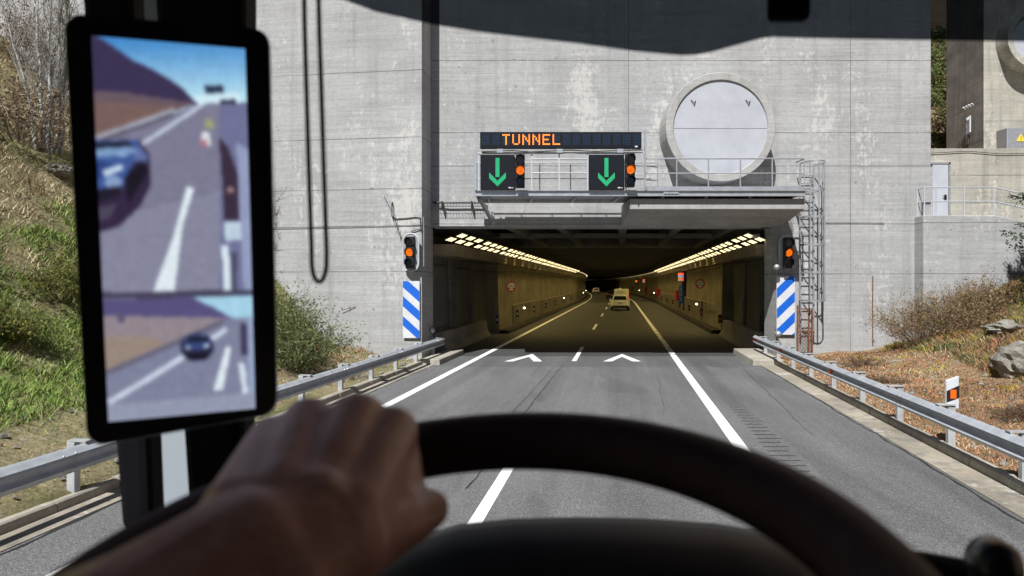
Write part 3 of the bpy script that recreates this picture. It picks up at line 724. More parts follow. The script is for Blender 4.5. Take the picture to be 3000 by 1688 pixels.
# delineator post
c=rd(5.31,10.93); dl=thing('delineator_post','white marker post with black band and orange reflector behind right guardrail','marker post',c)
W=.10
def dpoly(za,zb,za2,zb2): return [(c.x-W,za),(c.x+W,za2),(c.x+W,zb2),(c.x-W,zb)]
mb=MB(); mb.prism([(c.x-W,.70),(c.x+W,.70),(c.x+W,1.22),(c.x-W,1.15)],c.y,c.y+.05,'y'); mb.build('post',M['wht'],dl,bevel=.008)
mb=MB(); mb.prism(dpoly(.80,.985,.875,1.075),c.y-.004,c.y-.001,'y'); mb.build('black_band',M['black'],dl)
mb=MB(); mb.box(c.x-.045,c.x+.05,c.y-.012,c.y-.005,.865,1.005); mb.build('reflector',M['orange'],dl)

# ------------------------------------------------------------------ signs and gear inside the tunnel
@local_coords
def round_sign(label,c):
    t=thing('round_sign',label,'road sign',c,-math.atan(TH)*.5,'round 100 m signs')
    mb=MB(); mb.disc((0,0,0),(0,1,0),.30,.03,36); mb.build('rim',M['red'],t,smooth=30)
    mb=MB(); mb.disc((0,-.006,0),(0,1,0),.225,.004,36); mb.build('face',M['wht'],t)
    text('100 m','lettering',.135,(0,-.009,.03),(R(90),0,0),M['black'],t)
    for s in (-1,1):
        mb=MB(); mb.prism([(s*.075,-.13),(s*.2,-.13),(s*.20,-.09),(s*.17,-.06),(s*.10,-.06),(s*.07,-.10)],-.010,-.007,'y'); mb.build('car_symbol',M['black'],t)
    mb=MB(); mb.box(-.03,.03,.031,.25,-.03,.03); mb.build('bracket',M['galv'],t)
round_sign('red ringed 100 m sign on the left tunnel wall',rd(-6.33,39.3,2.55))
round_sign('red ringed 100 m sign on the right tunnel wall',rd(5.02,43.4,2.70))
def on_wall(side,Z,z,d=.0): return rd(-6.56+d if side<0 else 5.33-d,Z,z)
s=thing('sos_sign','tall blue SOS panel on the right tunnel wall','sign',rd(4.98,57,1.85))
mb=MB(); L=rd(5.0,57); mb.box(L.x-.17,L.x+.17,57,57.05,1.05,2.55); mb.build('panel',M['blue'],s,bevel=.01)
for k,ch in enumerate('SOS'): text(ch,'lettering',.36,(0,-.004,.38-.40*k),(R(90),0,0),M['wht'],s)
for lab,Z,w_,za,zb in (('narrow red extinguisher cabinet beside the blue SOS panel',63,.11,1.15,2.1),('second red cabinet along right tunnel wall, beyond SOS',94,.19,1.05,2.05),('third red cabinet along right tunnel wall, smaller',128,.20,1.05,2.05),('fourth red cabinet far down the right tunnel wall',172,.22,1.0,2.1)):
    t=thing('hydrant_cabinet',lab,'cabinet',on_wall(1,Z,1.4),0,'red cabinets on the right tunnel wall')
    c=on_wall(1,Z,1.4,.12); mb=MB(); mb.box(c.x-w_,c.x+w_,Z,Z+.9,za,zb); mb.build('box',M['red'],t,bevel=.02)
    mb=MB(); mb.box(c.x-.05,c.x+.05,Z-.02,Z-.002,1.5,1.6); mb.build('handle',M['black'],t)
M['redlit']=flat('lit_red_sign',(.8,.08,.04),.4,0,.1,6,(1,.10,.05),.5)
M['bluelit']=flat('lit_blue_sign',(.1,.3,.8),.4,0,.1,6,(.1,.3,.9),.3)
for lab,Z in (('lit red and white symbol sign high above SOS panel',57.2),('small lit red symbol sign far along right wall',132)):
    t=thing('symbol_sign',lab,'sign',on_wall(1,Z,3.2))
    c=on_wall(1,Z,3.2,.32); mb=MB(); mb.box(c.x-.24,c.x+.24,Z,Z+.12,2.92,3.28); mb.build('panel',M['wht'],t)
    mb=MB(); mb.box(c.x+.02,c.x+.20,Z-.01,Z-.002,2.97,3.23); mb.box(c.x-.18,c.x-.05,Z-.01,Z-.002,3.05,3.2); mb.build('symbol',M['redlit'],t)
    mb=MB(); mb.box(c.x-.24,c.x+.24,Z,Z+.12,3.29,3.42); mb.build('caption',M['bluelit'],t)
    mb=MB(); mb.box(c.x-.24,c.x+.24,Z,Z+.12,3.43,3.62); mb.build('top_panel',M['redlit'],t)
t=thing('wall_niche','dark recessed post behind the blue SOS panel','post',on_wall(1,57.6,0))
c=on_wall(1,57.6,0,-.02); mb=MB(); mb.tube([(c.x+.05,57.6,.5),(c.x,57.6,.9),(c.x-.05,57.6,3.2),(c.x+.1,57.6,4.1)],[.22,.16,.2,.26],10); mb.build('pillar',M['soot'],t,smooth=50)
def wall_marker(label,side,Z,z,group):
    t=thing('wall_reflector',label,'reflector',on_wall(side,Z,z),0,group)
    c=on_wall(side,Z,z,.10); mb=MB(); mb.box(c.x-.08,c.x+.08,Z,Z+.04,z-.22,z+.22); mb.build('backing',M['black'],t)
    mb=MB(); mb.box(c.x-.035,c.x+.035,Z-.008,Z-.001,z-.09,z+.07); mb.build('reflector',M['orange' if side>0 else 'wht'],t)
for Z in (35.6,42.5,50.5,58.5,67,76,88,102,118,136): wall_marker('small black and white reflector low on the left tunnel wall',-1,Z,.85,'reflectors along the left tunnel wall')
for Z in (36.2,44.5,52.5,61,69,78,88,100,114,130): wall_marker('small black and orange reflector low on the right tunnel wall',1,Z,.85,'reflectors along the right tunnel wall')
def guide(label,side,Z,z):
    t=thing('guide_light',label,'lamp',on_wall(side,Z,z),0,'white guide lights on the tunnel walls')
    c=on_wall(side,Z,z,.10); mb=MB(); mb.disc((c.x,Z,z),(0,1,0),.09,.12,12); mb.build('case',M['lamp'],t)
    mb=MB(); mb.disc((c.x,Z-.02,z),(0,1,0),.055,.015,12); mb.build('lens',M['guide'],t)
for Z in (45.5,77,124,168): guide('small white guide light low on the left tunnel wall',-1,Z,1.1)
for Z in (47.5,107,150,215): guide('small white guide light low on the right tunnel wall',1,Z,1.3)
for lab,Z,o in (('small amber signal light at the right wall bend',150,4.6),('small amber signal light at the far left wall bend',235,-6.2)):
    t=thing('amber_light',lab,'signal light',rd(o,Z,3.3)); c=rd(o,Z,3.3)
    mb=MB(); mb.box(c.x-.25,c.x+.25,Z,Z+.2,2.6,4.); mb.build('case',M['black'],t)
    mb=MB(); mb.disc((c.x,Z-.02,3.3),(0,1,0),.22,.015,14); mb.build('lens',M['amber'],t)

# ------------------------------------------------------------------ vehicles
def rrect(y,hw,zl,zh,rb=.12,rt=.2,n=4):
    P=[]
    for cx,cz,a0,r in ((hw-rt,zh-rt,0,rt),(-hw+rt,zh-rt,90,rt),(-hw+rb,zl+rb,180,rb),(hw-rb,zl+rb,270,rb)):
        for k in range(n): a=R(a0+90*k/(n-1)); P.append((cx+r*math.cos(a),y,cz+r*math.sin(a)))
    return P
M['carglass']=flat('car_glass',(.02,.025,.025),.1,0,.05,3)
M['tail']=flat('tail_light',(.6,.02,.02),.3,0,.05,5,(1,.05,.03),.8)
M['dim_tail']=flat('unlit_tail_light',(.45,.02,.02),.25,0,.1,5)
M['trim']=flat('bumper_plastic',(.02,.02,.02),.6,0,.1,5)
def carpaint(n,c): return flat(n,c,.3,.0,.04,1)
def car(label,cat,name,o,Z,paint,van=False,lit=False,dark=False):
    hd=-math.atan(TH-(max(0,Z-90)/1400))
    t=thing(name,label,cat,rd(o,Z),hd)
    if van:
        mb=MB(); mb.loft([rrect(0,.93,.42,1.9,.1,.22),rrect(.06,.98,.35,2.0,.1,.22),rrect(.5,.99,.3,2.03,.1,.2),rrect(3.0,.99,.3,2.02,.1,.2),rrect(3.7,.93,.3,1.7,.1,.2),rrect(4.5,.85,.35,1.0,.1,.15)]); b=mb.build('body',paint,t,smooth=40,world=False)
        mb=MB(); mb.box(-.55,.5,-.015,-.004,1.05,1.2); mb.box(.1,.42,-.01,.0,1.55,1.62); mb.box(-.5,-.15,-.01,0,1.52,1.6); mb.build('lettering',flat('green_lettering',(.10,.22,.05),.5),t,world=False)
        for s in (-1,1):
            mb=MB(); mb.box(s*.88-.06,s*.88+.06,-.02,.2,.75,1.25); mb.build('tail_light',M['tail'],t,world=False)
        mb=MB(); mb.box(-.9,.9,-.06,.1,.36,.6); mb.build('bumper',M['trim'],t,world=False)
        mb=MB(); mb.box(-.01,.01,-.008,.0,.62,1.9); mb.build('door_seam',M['trim'],t,world=False)
        L,wy=4.5,(.8,3.6)
    else:
        mb=MB(); mb.loft([rrect(.0,.80,.48,.98,.1,.14),rrect(.10,.92,.36,1.04,.12,.14),rrect(.8,.95,.26,1.06,.1,.12),rrect(3.3,.94,.26,1.02,.1,.12),rrect(4.2,.86,.3,.86,.1,.12),rrect(4.45,.74,.4,.72,.1,.1)]); mb.build('body',paint,t,smooth=40,world=False)
        mb=MB(); mb.loft([rrect(.12,.76,.98,1.06,.03,.03),rrect(.38,.70,1.0,1.48,.03,.16),rrect(.75,.70,1.0,1.62,.03,.18),rrect(2.0,.70,1.0,1.63,.03,.18),rrect(2.6,.70,.98,1.48,.03,.16),rrect(3.3,.74,.96,1.03,.02,.03)]); mb.build('roof',paint,t,smooth=40,world=False)
        mb=MB(); mb.hexa([(-.66,.085,1.10),(.66,.085,1.10),(.66,.2,1.10),(-.66,.2,1.10),(-.56,.33,1.47),(.56,.33,1.47),(.56,.5,1.47),(-.56,.5,1.47)]); mb.build('rear_window',M['carglass'],t,world=False)
        for s in (-1,1):
            mb=MB(); mb.hexa([(s*.73,.75,1.08),(s*.78,.75,1.08),(s*.78,2.7,1.06),(s*.73,2.7,1.06),(s*.68,.9,1.45),(s*.712,.9,1.45),(s*.712,2.2,1.45),(s*.68,2.2,1.45)]); mb.build('side_window',M['carglass'],t,world=False)
            mb=MB(); mb.hexa([(s*.48,-.012,.90),(s*.84,.02,.88),(s*.84,.2,.88),(s*.48,.2,.90),(s*.50,.0,.99),(s*.86,.06,1.02),(s*.86,.2,1.02),(s*.50,.2,.99)]); mb.build('tail_light',M['tail' if lit else 'dim_tail'],t,world=False)
            mb=MB(); mb.loft([rrect(2.55,.06,.98,1.12,.02,.03),rrect(2.72,.06,.98,1.12,.02,.03)]); o_=mb.build('mirror',paint,t,world=False); o_.location=(s*1.0,0,0)
        mb=MB(); mb.loft([rrect(-.04,.78,.30,.52,.06,.06),rrect(.2,.94,.26,.56,.06,.06)]); mb.build('bumper',M['trim'],t,smooth=40,world=False)
        mb=MB(); mb.box(-.26,.26,-.03,-.004,.70,.82); mb.build('number_plate',M['wht'],t,world=False)
        mb=MB(); mb.box(-.6,.6,-.02,-.004,.86,.885); mb.build('chrome_strip',M['galv'],t,world=False)
        L,wy=4.4,(.75,3.5)
    for y in wy:
        for s in (-1,1):
            mb=MB(); mb.tube([(s*.72,y,.34),(s*.94,y,.34)],.34,18); wh=mb.build('wheel',M['rubber'],t,smooth=40,world=False)
            mb=MB(); mb.tube([(s*.935,y,.34),(s*.95,y,.34)],.20,12); mb.build('rim',M['galv'],wh,world=False)
    return t
wp=carpaint('white_car_paint',(.85,.85,.80))
car('white hatchback seen from behind, nearest car in the tunnel','car','car',-.12,68.5,wp)
car('white van with green lettering and red tail lights ahead of the nearest car','van','van',.02,93,carpaint('white_van_paint',(.82,.82,.62)),van=True)
car('white car far ahead in the left lane','car','car',-3.55,186,wp,lit=True)
car('dark car with red tail light peeping out left of van','car','car',-1.35,118,carpaint('dark_car_paint',(.02,.02,.025)),lit=True)
car('red lit car farthest away at the tunnel bend','car','car',-3.2,290,carpaint('red_car_paint',(.3,.03,.03)),lit=True)

# ------------------------------------------------------------------ right: terrace, annex, far portal
ter=thing('terrace_wall','grey concrete terrace wall right of the portal, with top sloping down','wall',(18,24.1,0))
mb=MB(); mb.prism([(14.5,-.6),(40,-.6),(40,2.0),(30,2.3),(17.05,5.12),(14.5,5.12)],24.05,26.98,'y'); mb.build('wall',M['annexc'] if 0 else M['face'],ter,bevel=.03)
rl=thing('handrail','pale steel handrail along the terrace wall top','railing',(17,24.25,5.1))
def zt(X): return 5.12 if X<17.05 else 5.12-(X-17.05)*.2178
for k,X in enumerate((14.62,15.02,16.03,17.08,18.3,19.5)): rod('post',(X,24.2,zt(X)),(X,24.2,zt(X)+1.0),.026,'whitem',rl)
for h in (1.0,.5): 
    mb=MB(); mb.tube([(14.62,24.6,zt(15)+h),(14.62,24.2,zt(15)+h),(17.08,24.2,zt(17)+h),(26,24.2,zt(26)+h)],.024,6); mb.build('rail',M['whitem'],rl)
rod('post',(14.62,24.6,5.12),(14.62,24.6,6.12),.026,'whitem',rl)
ax=thing('annex_building','low concrete annex with pale door behind the terrace railing','building',(20,27,5))
mb=MB(); mb.box(14.2,48,27,43.6,0,8.06); mb.build('wall',M['annexc'],ax,bevel=.02)
dx0=16.6; dr=MB(); dr.box(dx0,dx0+.62,26.94,27.05,5.1,7.42); do=dr.build('door',M['whitem'],ax,bevel=.01)
mb=MB(); mb.box(dx0+.63,dx0+.70,26.92,27.05,5.1,7.5); mb.box(dx0-.1,dx0+.70,26.92,27.05,7.43,7.5); mb.build('door_frame',M['galv'],do)
mb=MB(); mb.tube([(dx0+.5,26.94,6.15),(dx0+.5,26.88,6.15),(dx0+.38,26.88,6.15)],.018,6); mb.box(dx0+.45,dx0+.55,26.925,26.938,6.02,6.22); mb.build('door_handle',M['black'],do)
mb=MB(); mb.tube([(15.2,26.95,7.92),(16.5,26.95,7.86),(18.,26.95,7.94),(19.3,26.95,7.83),(20.5,26.95,7.86)],.014,5); mb.build('cable',M['cable'],ax)
fb=thing('far_portal_building','second concrete portal building with round vent, far right','building',(34,44,8))
mb=MB(); mb.prism([(30.4,44),(52,44),(52,50),(31.2,49)],6,24,'z'); o=mb.build('front_wall',[M['annexc'],M['dirtyc']],fb)
mb=MB(); mb.prism([(30.38,44.02),(30.38,43.985),(31.18,49)],6,23.9,'z'); mb.build('side_wall',M['dirtyc'],fb)
vs=[]; n=44; c2=Vector((33.1,43.1,18.2)); mb=MB()
prof=[(1.95,44.1),(1.95,42.9),(1.6,42.9),(1.6,43.1)]
for r,y in prof:
    for k in range(n): a=2*math.pi*k/n; vs.append((c2.x+r*math.cos(a),y,c2.z+r*math.sin(a)))
mb.add(vs,[(i*n+k,i*n+(k+1)%n,(i+1)*n+(k+1)%n,(i+1)*n+k) for i in range(3) for k in range(n)]); v2=mb.build('vent_ring',M['annexc'],fb,smooth=35)
mb=MB(); mb.disc((c2.x,43.0,c2.z),(0,1,0),1.61,.05,44); mb.build('vent_cover',M['disc'],v2)
ins=thing('insulator_rack','row of four white insulators with cables on the far side wall','insulator',(30,45,13))
mb=MB()
for k in range(4): p=Vector((30.15+.13*k*.3,44.6+.55*k*.6,14.35)); mb.tube([p,p+Vector((-.12,-.05,.12)),p+Vector((-.25,-.1,.05))],.05,6)
for k in range(3): p=Vector((30.2+.1*k,45.0+.3*k,12.7)); mb.tube([p,p+Vector((.0,0,1.1))],.05,6)
mb.build('insulators',M['wht'],ins)
mb=MB(); mb.tube([(30.3,45.3,12.6),(30.3,45.3,12.0),(30.5,46.4,11.4),(30.7,47.6,11.1),(30.8,48,8)],.07,6); mb.build('cable',M['cable'],ins)
kb=thing('electric_cabinet','pale grey cabinet with yellow warning triangle on annex roof','cabinet',(29.6,40,9))
mb=MB(); mb.box(29.0,31.2,40.0,40.9,8.5,11.85); mb.build('box',M['galv'],kb,bevel=.03)
M['yel']=flat('yellow_sheeting',(.75,.55,.05),.5)
mb=MB(); mb.prism([(29.55,11.05),(30.05,11.05),(29.8,11.5)],39.97,39.99,'y'); tri=mb.build('warning_triangle',M['yel'],kb)
mb=MB(); mb.box(29.785,29.815,39.955,39.965,11.18,11.36); mb.box(29.785,29.815,39.955,39.965,11.10,11.14); mb.build('exclamation_mark',M['black'],tri)

# ------------------------------------------------------------------ vegetation
def segs(name, p0,p1,r0,r1,colr, mat=None, parent=None):
    p0=np.asarray(p0,float);p1=np.asarray(p1,float);n=len(p0); d=p1-p0; d/=np.maximum(1e-9,np.linalg.norm(d,axis=1))[:,None]
    ref=np.where(np.abs(d[:,2:3])>.9,np.array([[1.,0,0]]),np.array([[0,0,1.]])); u=np.cross(d,ref); u/=np.linalg.norm(u,axis=1)[:,None]; v=np.cross(d,u)
    V=np.zeros((n,6,3))
    for k in range(3):
        a=2*np.pi*k/3; e=u*np.cos(a)+v*np.sin(a); V[:,k]=p0+e*np.asarray(r0)[:,None]; V[:,3+k]=p1+e*np.asarray(r1)[:,None]
    q=np.array([[0,1,4,3],[1,2,5,4],[2,0,3,5]]); F_=(np.arange(n)[:,None,None]*6+q[None]).reshape(-1,4)
    return raw(name,V.reshape(-1,3),F_,np.repeat(np.asarray(colr),6,axis=0),mat,parent)
def raw(name,V,F_,C_,mat=None,parent=None):
    me=bpy.data.meshes.new(name); k=F_.shape[1]; me.vertices.add(len(V)); me.vertices.foreach_set('co',V.ravel().astype(np.float32))
    me.loops.add(F_.size); me.loops.foreach_set('vertex_index',F_.ravel().astype(np.int32)); me.polygons.add(len(F_)); me.polygons.foreach_set('loop_start',(np.arange(len(F_))*k).astype(np.int32))
    me.update(calc_edges=True); ca=me.color_attributes.new('Col','FLOAT_COLOR','POINT'); cc=np.ones((len(V),4)); cc[:,:3]=C_; ca.data.foreach_set('color',cc.ravel().astype(np.float32))
    me.materials.append(mat or M['veg']); o=bpy.data.objects.new(name,me); col.objects.link(o)
    if parent is not None: o.parent=parent; o.matrix_parent_inverse=Matrix.Translation(-Vector(parent.location))
    return o
def blades(name,P,h,wd,lean,C_,label_kind=True):
    n=len(P); a=rng.uniform(0,2*np.pi,n); b=rng.uniform(0,2*np.pi,n)
    s=np.c_[np.cos(a),np.sin(a),np.zeros(n)]*wd[:,None]; L=np.c_[np.cos(b),np.sin(b),np.zeros(n)]*(lean*h)[:,None]
    mid=P+L*.35+np.c_[np.zeros(n),np.zeros(n),h*.6]; tip=P+L+np.c_[np.zeros(n),np.zeros(n),h]
    V=np.stack([P-s,P+s,mid+s*.7,mid-s*.7,tip],1).reshape(-1,3)
    i=np.arange(n)[:,None]*5; F_=np.concatenate([i+np.array([[0,1,2]]),i+np.array([[0,2,3]]),i+np.array([[3,2,4]])])
    return raw(name,V,F_,np.repeat(C_,5,axis=0))
_tc={}
def ter_xy(off,Z): return np.array([terr(o,z) for o,z in zip(off,Z)])
def vn(X,Y,s,seed=0.): return np.array([mnoise.fractal(Vector((x*s,y*s,seed)),1.,2.,3) for x,y in zip(X,Y)])
def scatter(n,o0,o1,z0,z1,zp=1.4):
    Z=z0+(z1-z0)*rng.random(n)**zp; o=rng.uniform(o0,o1,n); X=o+TH*Z; return o,Z,X
# left slope: green and straw grass
o,Z,X=scatter(170000,-34,-7.0,5,27,1.0)
z=ter_xy(o,Z); na=vn(X,Z,.35,2.); nb=vn(X,Z,.9,7.)
straw=np.array([.50,.42,.27]); grn=np.array([.17,.28,.055]); brn=np.array([.20,.115,.06]); olive=np.array([.17,.18,.05])
g_=np.clip(.30+1.2*na+.7*((-o<12.5)&(Z<20)).astype(float)*(Z<16)+rng.normal(0,.25,len(o)),0,1)[:,None]
gpatch=((o<-9.0)&(o>-14.2)&(Z>8)&(Z<16.5)&(na>-.25)); g_=np.where((gpatch&(rng.random(len(o))<.8))[:,None],1.,g_); C_=straw*(1-g_)+grn*g_; bmask=((nb>.28)&~gpatch)[:,None]; C_=np.where(bmask,brn*.7+straw*.3,C_); near=((o>-8.4)|((o>-10.3)&(Z>13)))[:,None]; C_=np.where(near&(rng.random((len(o),1))<.8),straw*.35+np.array([.36,.17,.09])*.65,C_)
C_*=rng.uniform(.6,1.25,(len(o),1))
h=rng.uniform(.05,.17,len(o))*(1+.6*np.clip(-na,0,1)); h=np.where(o>-8.6,h*.35,h)*(.6+1.6*np.clip(vn(X,Z,1.7,11.)+.15,0,1))
tag(blades('grass',np.c_[X,Z,z-.02],h,np.full(len(o),.005)+.00026*Z,rng.uniform(.6,1.8,len(o)),C_),'long straw and green grass covering the left hillside','grass',kind='stuff')
o,Z,X=scatter(40000,-14.2,-8.8,6,18,1.0); ok=vn(X,Z,.35,2.)>-.30; o,Z,X=o[ok],Z[ok],X[ok]; z=ter_xy(o,Z)
C_=np.where(rng.random((len(o),1))<.6,np.array([.18,.27,.06]),np.array([.26,.30,.09]))*rng.uniform(.6,1.25,(len(o),1))
tag(blades('grass',np.c_[X,Z,z-.02],rng.uniform(.06,.20,len(o)),np.full(len(o),.006)+.0003*Z,rng.uniform(.4,1.3,len(o)),C_),'fresh bright green grass patch low on the left slope','grass',kind='stuff')
# right verge: short brown turf, yellow lichen flowers
o,Z,X=scatter(150000,5.3,17,6,24.0,1.0)
z=ter_xy(o,Z); na=vn(X,Z,.5,5.); nb=vn(X,Z,1.1,3.)
rb=np.array([.42,.20,.10]); yl=np.array([.44,.33,.04]); gr=np.array([.11,.15,.035])
C_=np.where((rng.random(len(o))<np.clip(.30+.9*na,0.05,.85))[:,None],straw*.95,rb); C_=np.where((na<-.18)[:,None]&(rng.random((len(o),1))<.6),np.array([.20,.12,.075]),C_); hi=((o>9.2)&(rng.random(len(o))<.55+na))[:,None]; C_=np.where(hi,gr*.6+straw*.4*rng.random((len(o),1)),C_)
C_=np.where(((nb>.22)&(o>7.5)&(rng.random(len(o))<.55))[:,None],yl,C_); C_=np.where((rng.random((len(o),1))<.10),gr,C_); C_*=rng.uniform(.55,1.25,(len(o),1))
h=np.where(o>9.2,rng.uniform(.06,.22,len(o)),rng.uniform(.02,.07,len(o)))
tag(blades('turf',np.c_[X,Z,z-.012],h,np.full(len(o),.005)+.0003*Z,rng.uniform(.4,1.7,len(o)),C_),'short red-brown turf with yellow patches on the right verge','turf',kind='stuff')
# stones
def pebbles(n,o0,o1,s,label):
    mb=MB(); o,Z,X=scatter(n,o0,o1,5,23,1.)
    for a,b,x in zip(o,Z,X):
        r=abs(random.gauss(0,s))+.012; c=Vector((x,b,terr(a,b)+r*.2)); vs=[]
        for d in ((1,0,0),(0,1,0),(-1,0,0),(0,-1,0),(0,0,1),(0,0,-1)): vs.append(c+Vector(d)*r*random.uniform(.6,1.3))
        mb.add(vs,[(0,1,4),(1,2,4),(2,3,4),(3,0,4),(1,0,5),(2,1,5),(3,2,5),(0,3,5)])
    return tag(mb.build('pebbles',M['rock']),label,'stones',kind='stuff')
pebbles(900,5.35,11,.03,'small pale stones strewn over the right verge'); pebbles(900,-10,-6.8,.03,'small pale stones strewn along the left kerb')
def rock(label,c,sx,sy,sz,seed):
    bm=bmesh.new(); bmesh.ops.create_icosphere(bm,subdivisions=4,radius=1)
    for v in bm.verts:
        n=v.co.normalized(); k=1+.35*mnoise.fractal(n*1.3+Vector((seed,0,0)),1.,2.,4)+.12*mnoise.cell(n*2.5+Vector((seed,3,0)))
        v.co=Vector((n.x*sx*k,n.y*sy*k,n.z*sz*k))
    me=bpy.data.meshes.new('rock'); bm.to_mesh(me); bm.free(); me.materials.append(M['rock']); ob=bpy.data.objects.new('rock',me); col.objects.link(ob); ob.location=c
    tag(ob,label,'rock')
def gp(sx,sy,guess):       # ground point seen near a survey reading: walk out along the line of sight
    for k in range(60,700):
        Z=k*.06; p=pt(sx,sy,Z); o=p.x-TH*Z
        if p.z<=terr(o,Z): return Vector((p.x,Z,terr(o,Z)))
    return pt(sx,sy,guess)
for lab,sx,sy,a in (('big pale grey boulder cut by the right frame edge',3030,1090,(.62,.8,.62)),('lichened grey rock ledge on the upper right bank',2965,965,(.6,.5,.2)),('grey stones under the birch trunks on left slope',150,500,(.5,.4,.22))):
    p=gp(sx,sy,15); rock(lab,p+Vector((0,.2,0)),*a,seed=sx*.01)
def bush(name,label,c,w_,hh,n,colr,leaf,leafn,seed,lean=(0,0),leafs=.03,twr=.006,spread=1.,group=None):
    rs=np.random.default_rng(seed); P0=[];P1=[];R0=[];R1=[];CC=[]; tips=[]
    for i in range(n):
        a=rs.uniform(0,2*np.pi); rad=rs.random()**.6
        d=np.array([math.cos(a)*rad*w_*spread+lean[0],math.sin(a)*rad*w_*.8*spread+lean[1],hh*(1.05-.55*rad)*rs.uniform(.65,1.1)])
        b=np.array(c)+np.array([math.cos(a)*rad*w_*.35,math.sin(a)*rad*w_*.3,-.05]); p=b; segn=4
        for s in range(segn):
            q=b+d*((s+1)/segn)+rs.normal(0,.05*hh,3)*(s+1)/segn
            r=twr*(1-.18*s); P0.append(p);P1.append(q);R0.append(r);R1.append(r*.8);CC.append(np.array(colr)*rs.uniform(.6,1.3)); 
            if s>=1:
                for _ in range(3):
                    e=q+rs.normal(0,.16*hh,3)+d*.10; P0.append(q);P1.append(e);R0.append(r*.6);R1.append(r*.3);CC.append(np.array(colr)*rs.uniform(.6,1.4)); tips.append((q,e))
            p=q
    t=thing(name,label,'bush',c,0,group)
    segs('branches',P0,P1,R0,R1,CC,None,t)
    if leafn:
        k=rs.integers(0,len(tips),leafn); f=rs.random(leafn)[:,None]; A_=np.array([tips[i][0] for i in k]); B_=np.array([tips[i][1] for i in k]); P=A_+(B_-A_)*f+rs.normal(0,leafs,(leafn,3))
        u=rs.normal(0,1,(leafn,3)); u/=np.linalg.norm(u,axis=1)[:,None]; v=np.cross(u,rs.normal(0,1,(leafn,3))); v/=np.linalg.norm(v,axis=1)[:,None]
        s=rs.uniform(.5,1.3,leafn)[:,None]*leafs; V=np.stack([P-u*s,P+v*s*.35,P+u*s,P-v*s*.35],1).reshape(-1,3)
        LC=np.array(leaf)[rs.integers(0,len(leaf),leafn)]*rs.uniform(.55,1.3,(leafn,1))
        raw('foliage',V,np.arange(leafn*4).reshape(-1,4),np.repeat(LC,4,axis=0),None,t)
    return t
def gz(X,Z): return terr(X-TH*Z,Z)
BR=[(.17,.115,.065),(.12,.09,.05),(.22,.15,.08)]; GL=[(.10,.14,.05),(.07,.105,.04),(.16,.18,.07)]
for lab,sx,Z,w_,hh,seed in (('large brown thorny bush by the dark wall corner',2712,22.2,1.3,1.65,3),('brown twiggy bush right of the wall corner bush',2815,22.4,1.2,1.5,4),('brown bush highest on the right bank, under terrace wall',2890,22.8,1.05,1.2,5)):
    X=(sx-1500)/2000*Z; bush('thorn_bush',lab,(X,Z,gz(X,Z)),w_,hh,130,(.20,.13,.075),[tuple(1.3*q for q in c_) for c_ in BR]+[(.2,.19,.09)],6500,seed,leafs=.035,twr=.009)
for lab,sx,sy,w_,hh,seed in (('small dark heather clump before the right wall',2530,1075,.55,.42,11),('dark heather tuft behind the right guardrail',2580,1125,.5,.3,12),('dark brown heather tuft below the rock at right',2990,1225,.4,.28,13)):
    p=gp(sx,sy,18); bush('heather',lab,p,w_,hh,60,(.10,.06,.04),[(.13,.07,.04),(.09,.07,.035)],1500,seed,leafs=.02,twr=.006)
for lab,sx,sy,w_,hh,n,seed in (('feathery green broom bush left of the portal wall',850,1085,.95,1.6,150,21),('green broom bush overlapping the monitor edge',770,1030,1.0,1.9,130,22)):
    p=gp(sx,sy,20); bush('broom_bush',lab,p,w_,hh,n,(.13,.145,.06),GL+[(.20,.20,.10)],7500,seed,lean=(.35,0),leafs=.04,twr=.006)
for lab,sx,sy,w_,hh,seed in (('yellow-green broom on left slope beside the monitor',190,880,.9,.9,31),('brown bramble thicket under the birches',60,420,2.2,1.6,32),('brown bramble thicket high on the left slope',60,190,2.5,2.0,33),('dark green broom at left frame edge',0,1000,.6,.7,34),('grey bramble thicket topmost on the left slope',120,60,3.0,2.4,35)):
    p=gp(sx,sy,22); yel=seed in(31,34); bush('bramble',lab,p,w_,hh,110,(.15,.11,.085) if not yel else (.14,.13,.05),([(.20,.14,.09),(.14,.10,.07),(.26,.20,.13)] if not yel else [(.19,.17,.03),(.12,.13,.035),(.09,.12,.03)]),6000,seed,leafs=.05 if not yel else .035,twr=.009)
# bare birches
M['bark']=flat('pale_bark',(.42,.43,.40),.8,0,.6,12)
def birch(label,c,hh,lean,seed,r=.05):
    rs=np.random.default_rng(seed); t=thing('birch_tree',label,'tree',c,0,'bare birches on the left slope'); P=[]; k=9
    for i in range(k+1): f=i/k; P.append(Vector(c)+Vector((lean*hh*f**1.2+rs.normal(0,.04),rs.normal(0,.04),hh*f-.1)))
    mb=MB(); mb.tube(P,[r*(1-.8*i/k) for i in range(k+1)],6); mb.build('trunk',M['bark'],t,smooth=60)
    P0=[];P1=[];R0=[];R1=[];CC=[]
    for i in range(46):
        f=rs.uniform(.12,1); a=P[int(f*k)].lerp(P[min(k,int(f*k)+1)],f*k%1); an_=rs.uniform(0,6.28); L=hh*.20*(1.15-f)+.25
        p=np.array(a); d=np.array([math.cos(an_)*.35,math.sin(an_)*.35,1.])
        for s in range(3):
            q=p+d*L/3+rs.normal(0,.06,3); P0.append(p);P1.append(q);R0.append(.013-.003*s);R1.append(.010-.003*s);CC.append(np.array([.34,.34,.31])*rs.uniform(.6,1.2))
            for _ in range(3): e=q+rs.normal(0,.17,3)+np.array([0,0,.2]); P0.append(q);P1.append(e);R0.append(.006);R1.append(.003);CC.append(np.array([.24,.20,.17])*rs.uniform(.6,1.3))
            p=q
    segs('branches',P0,P1,R0,R1,CC,None,t)
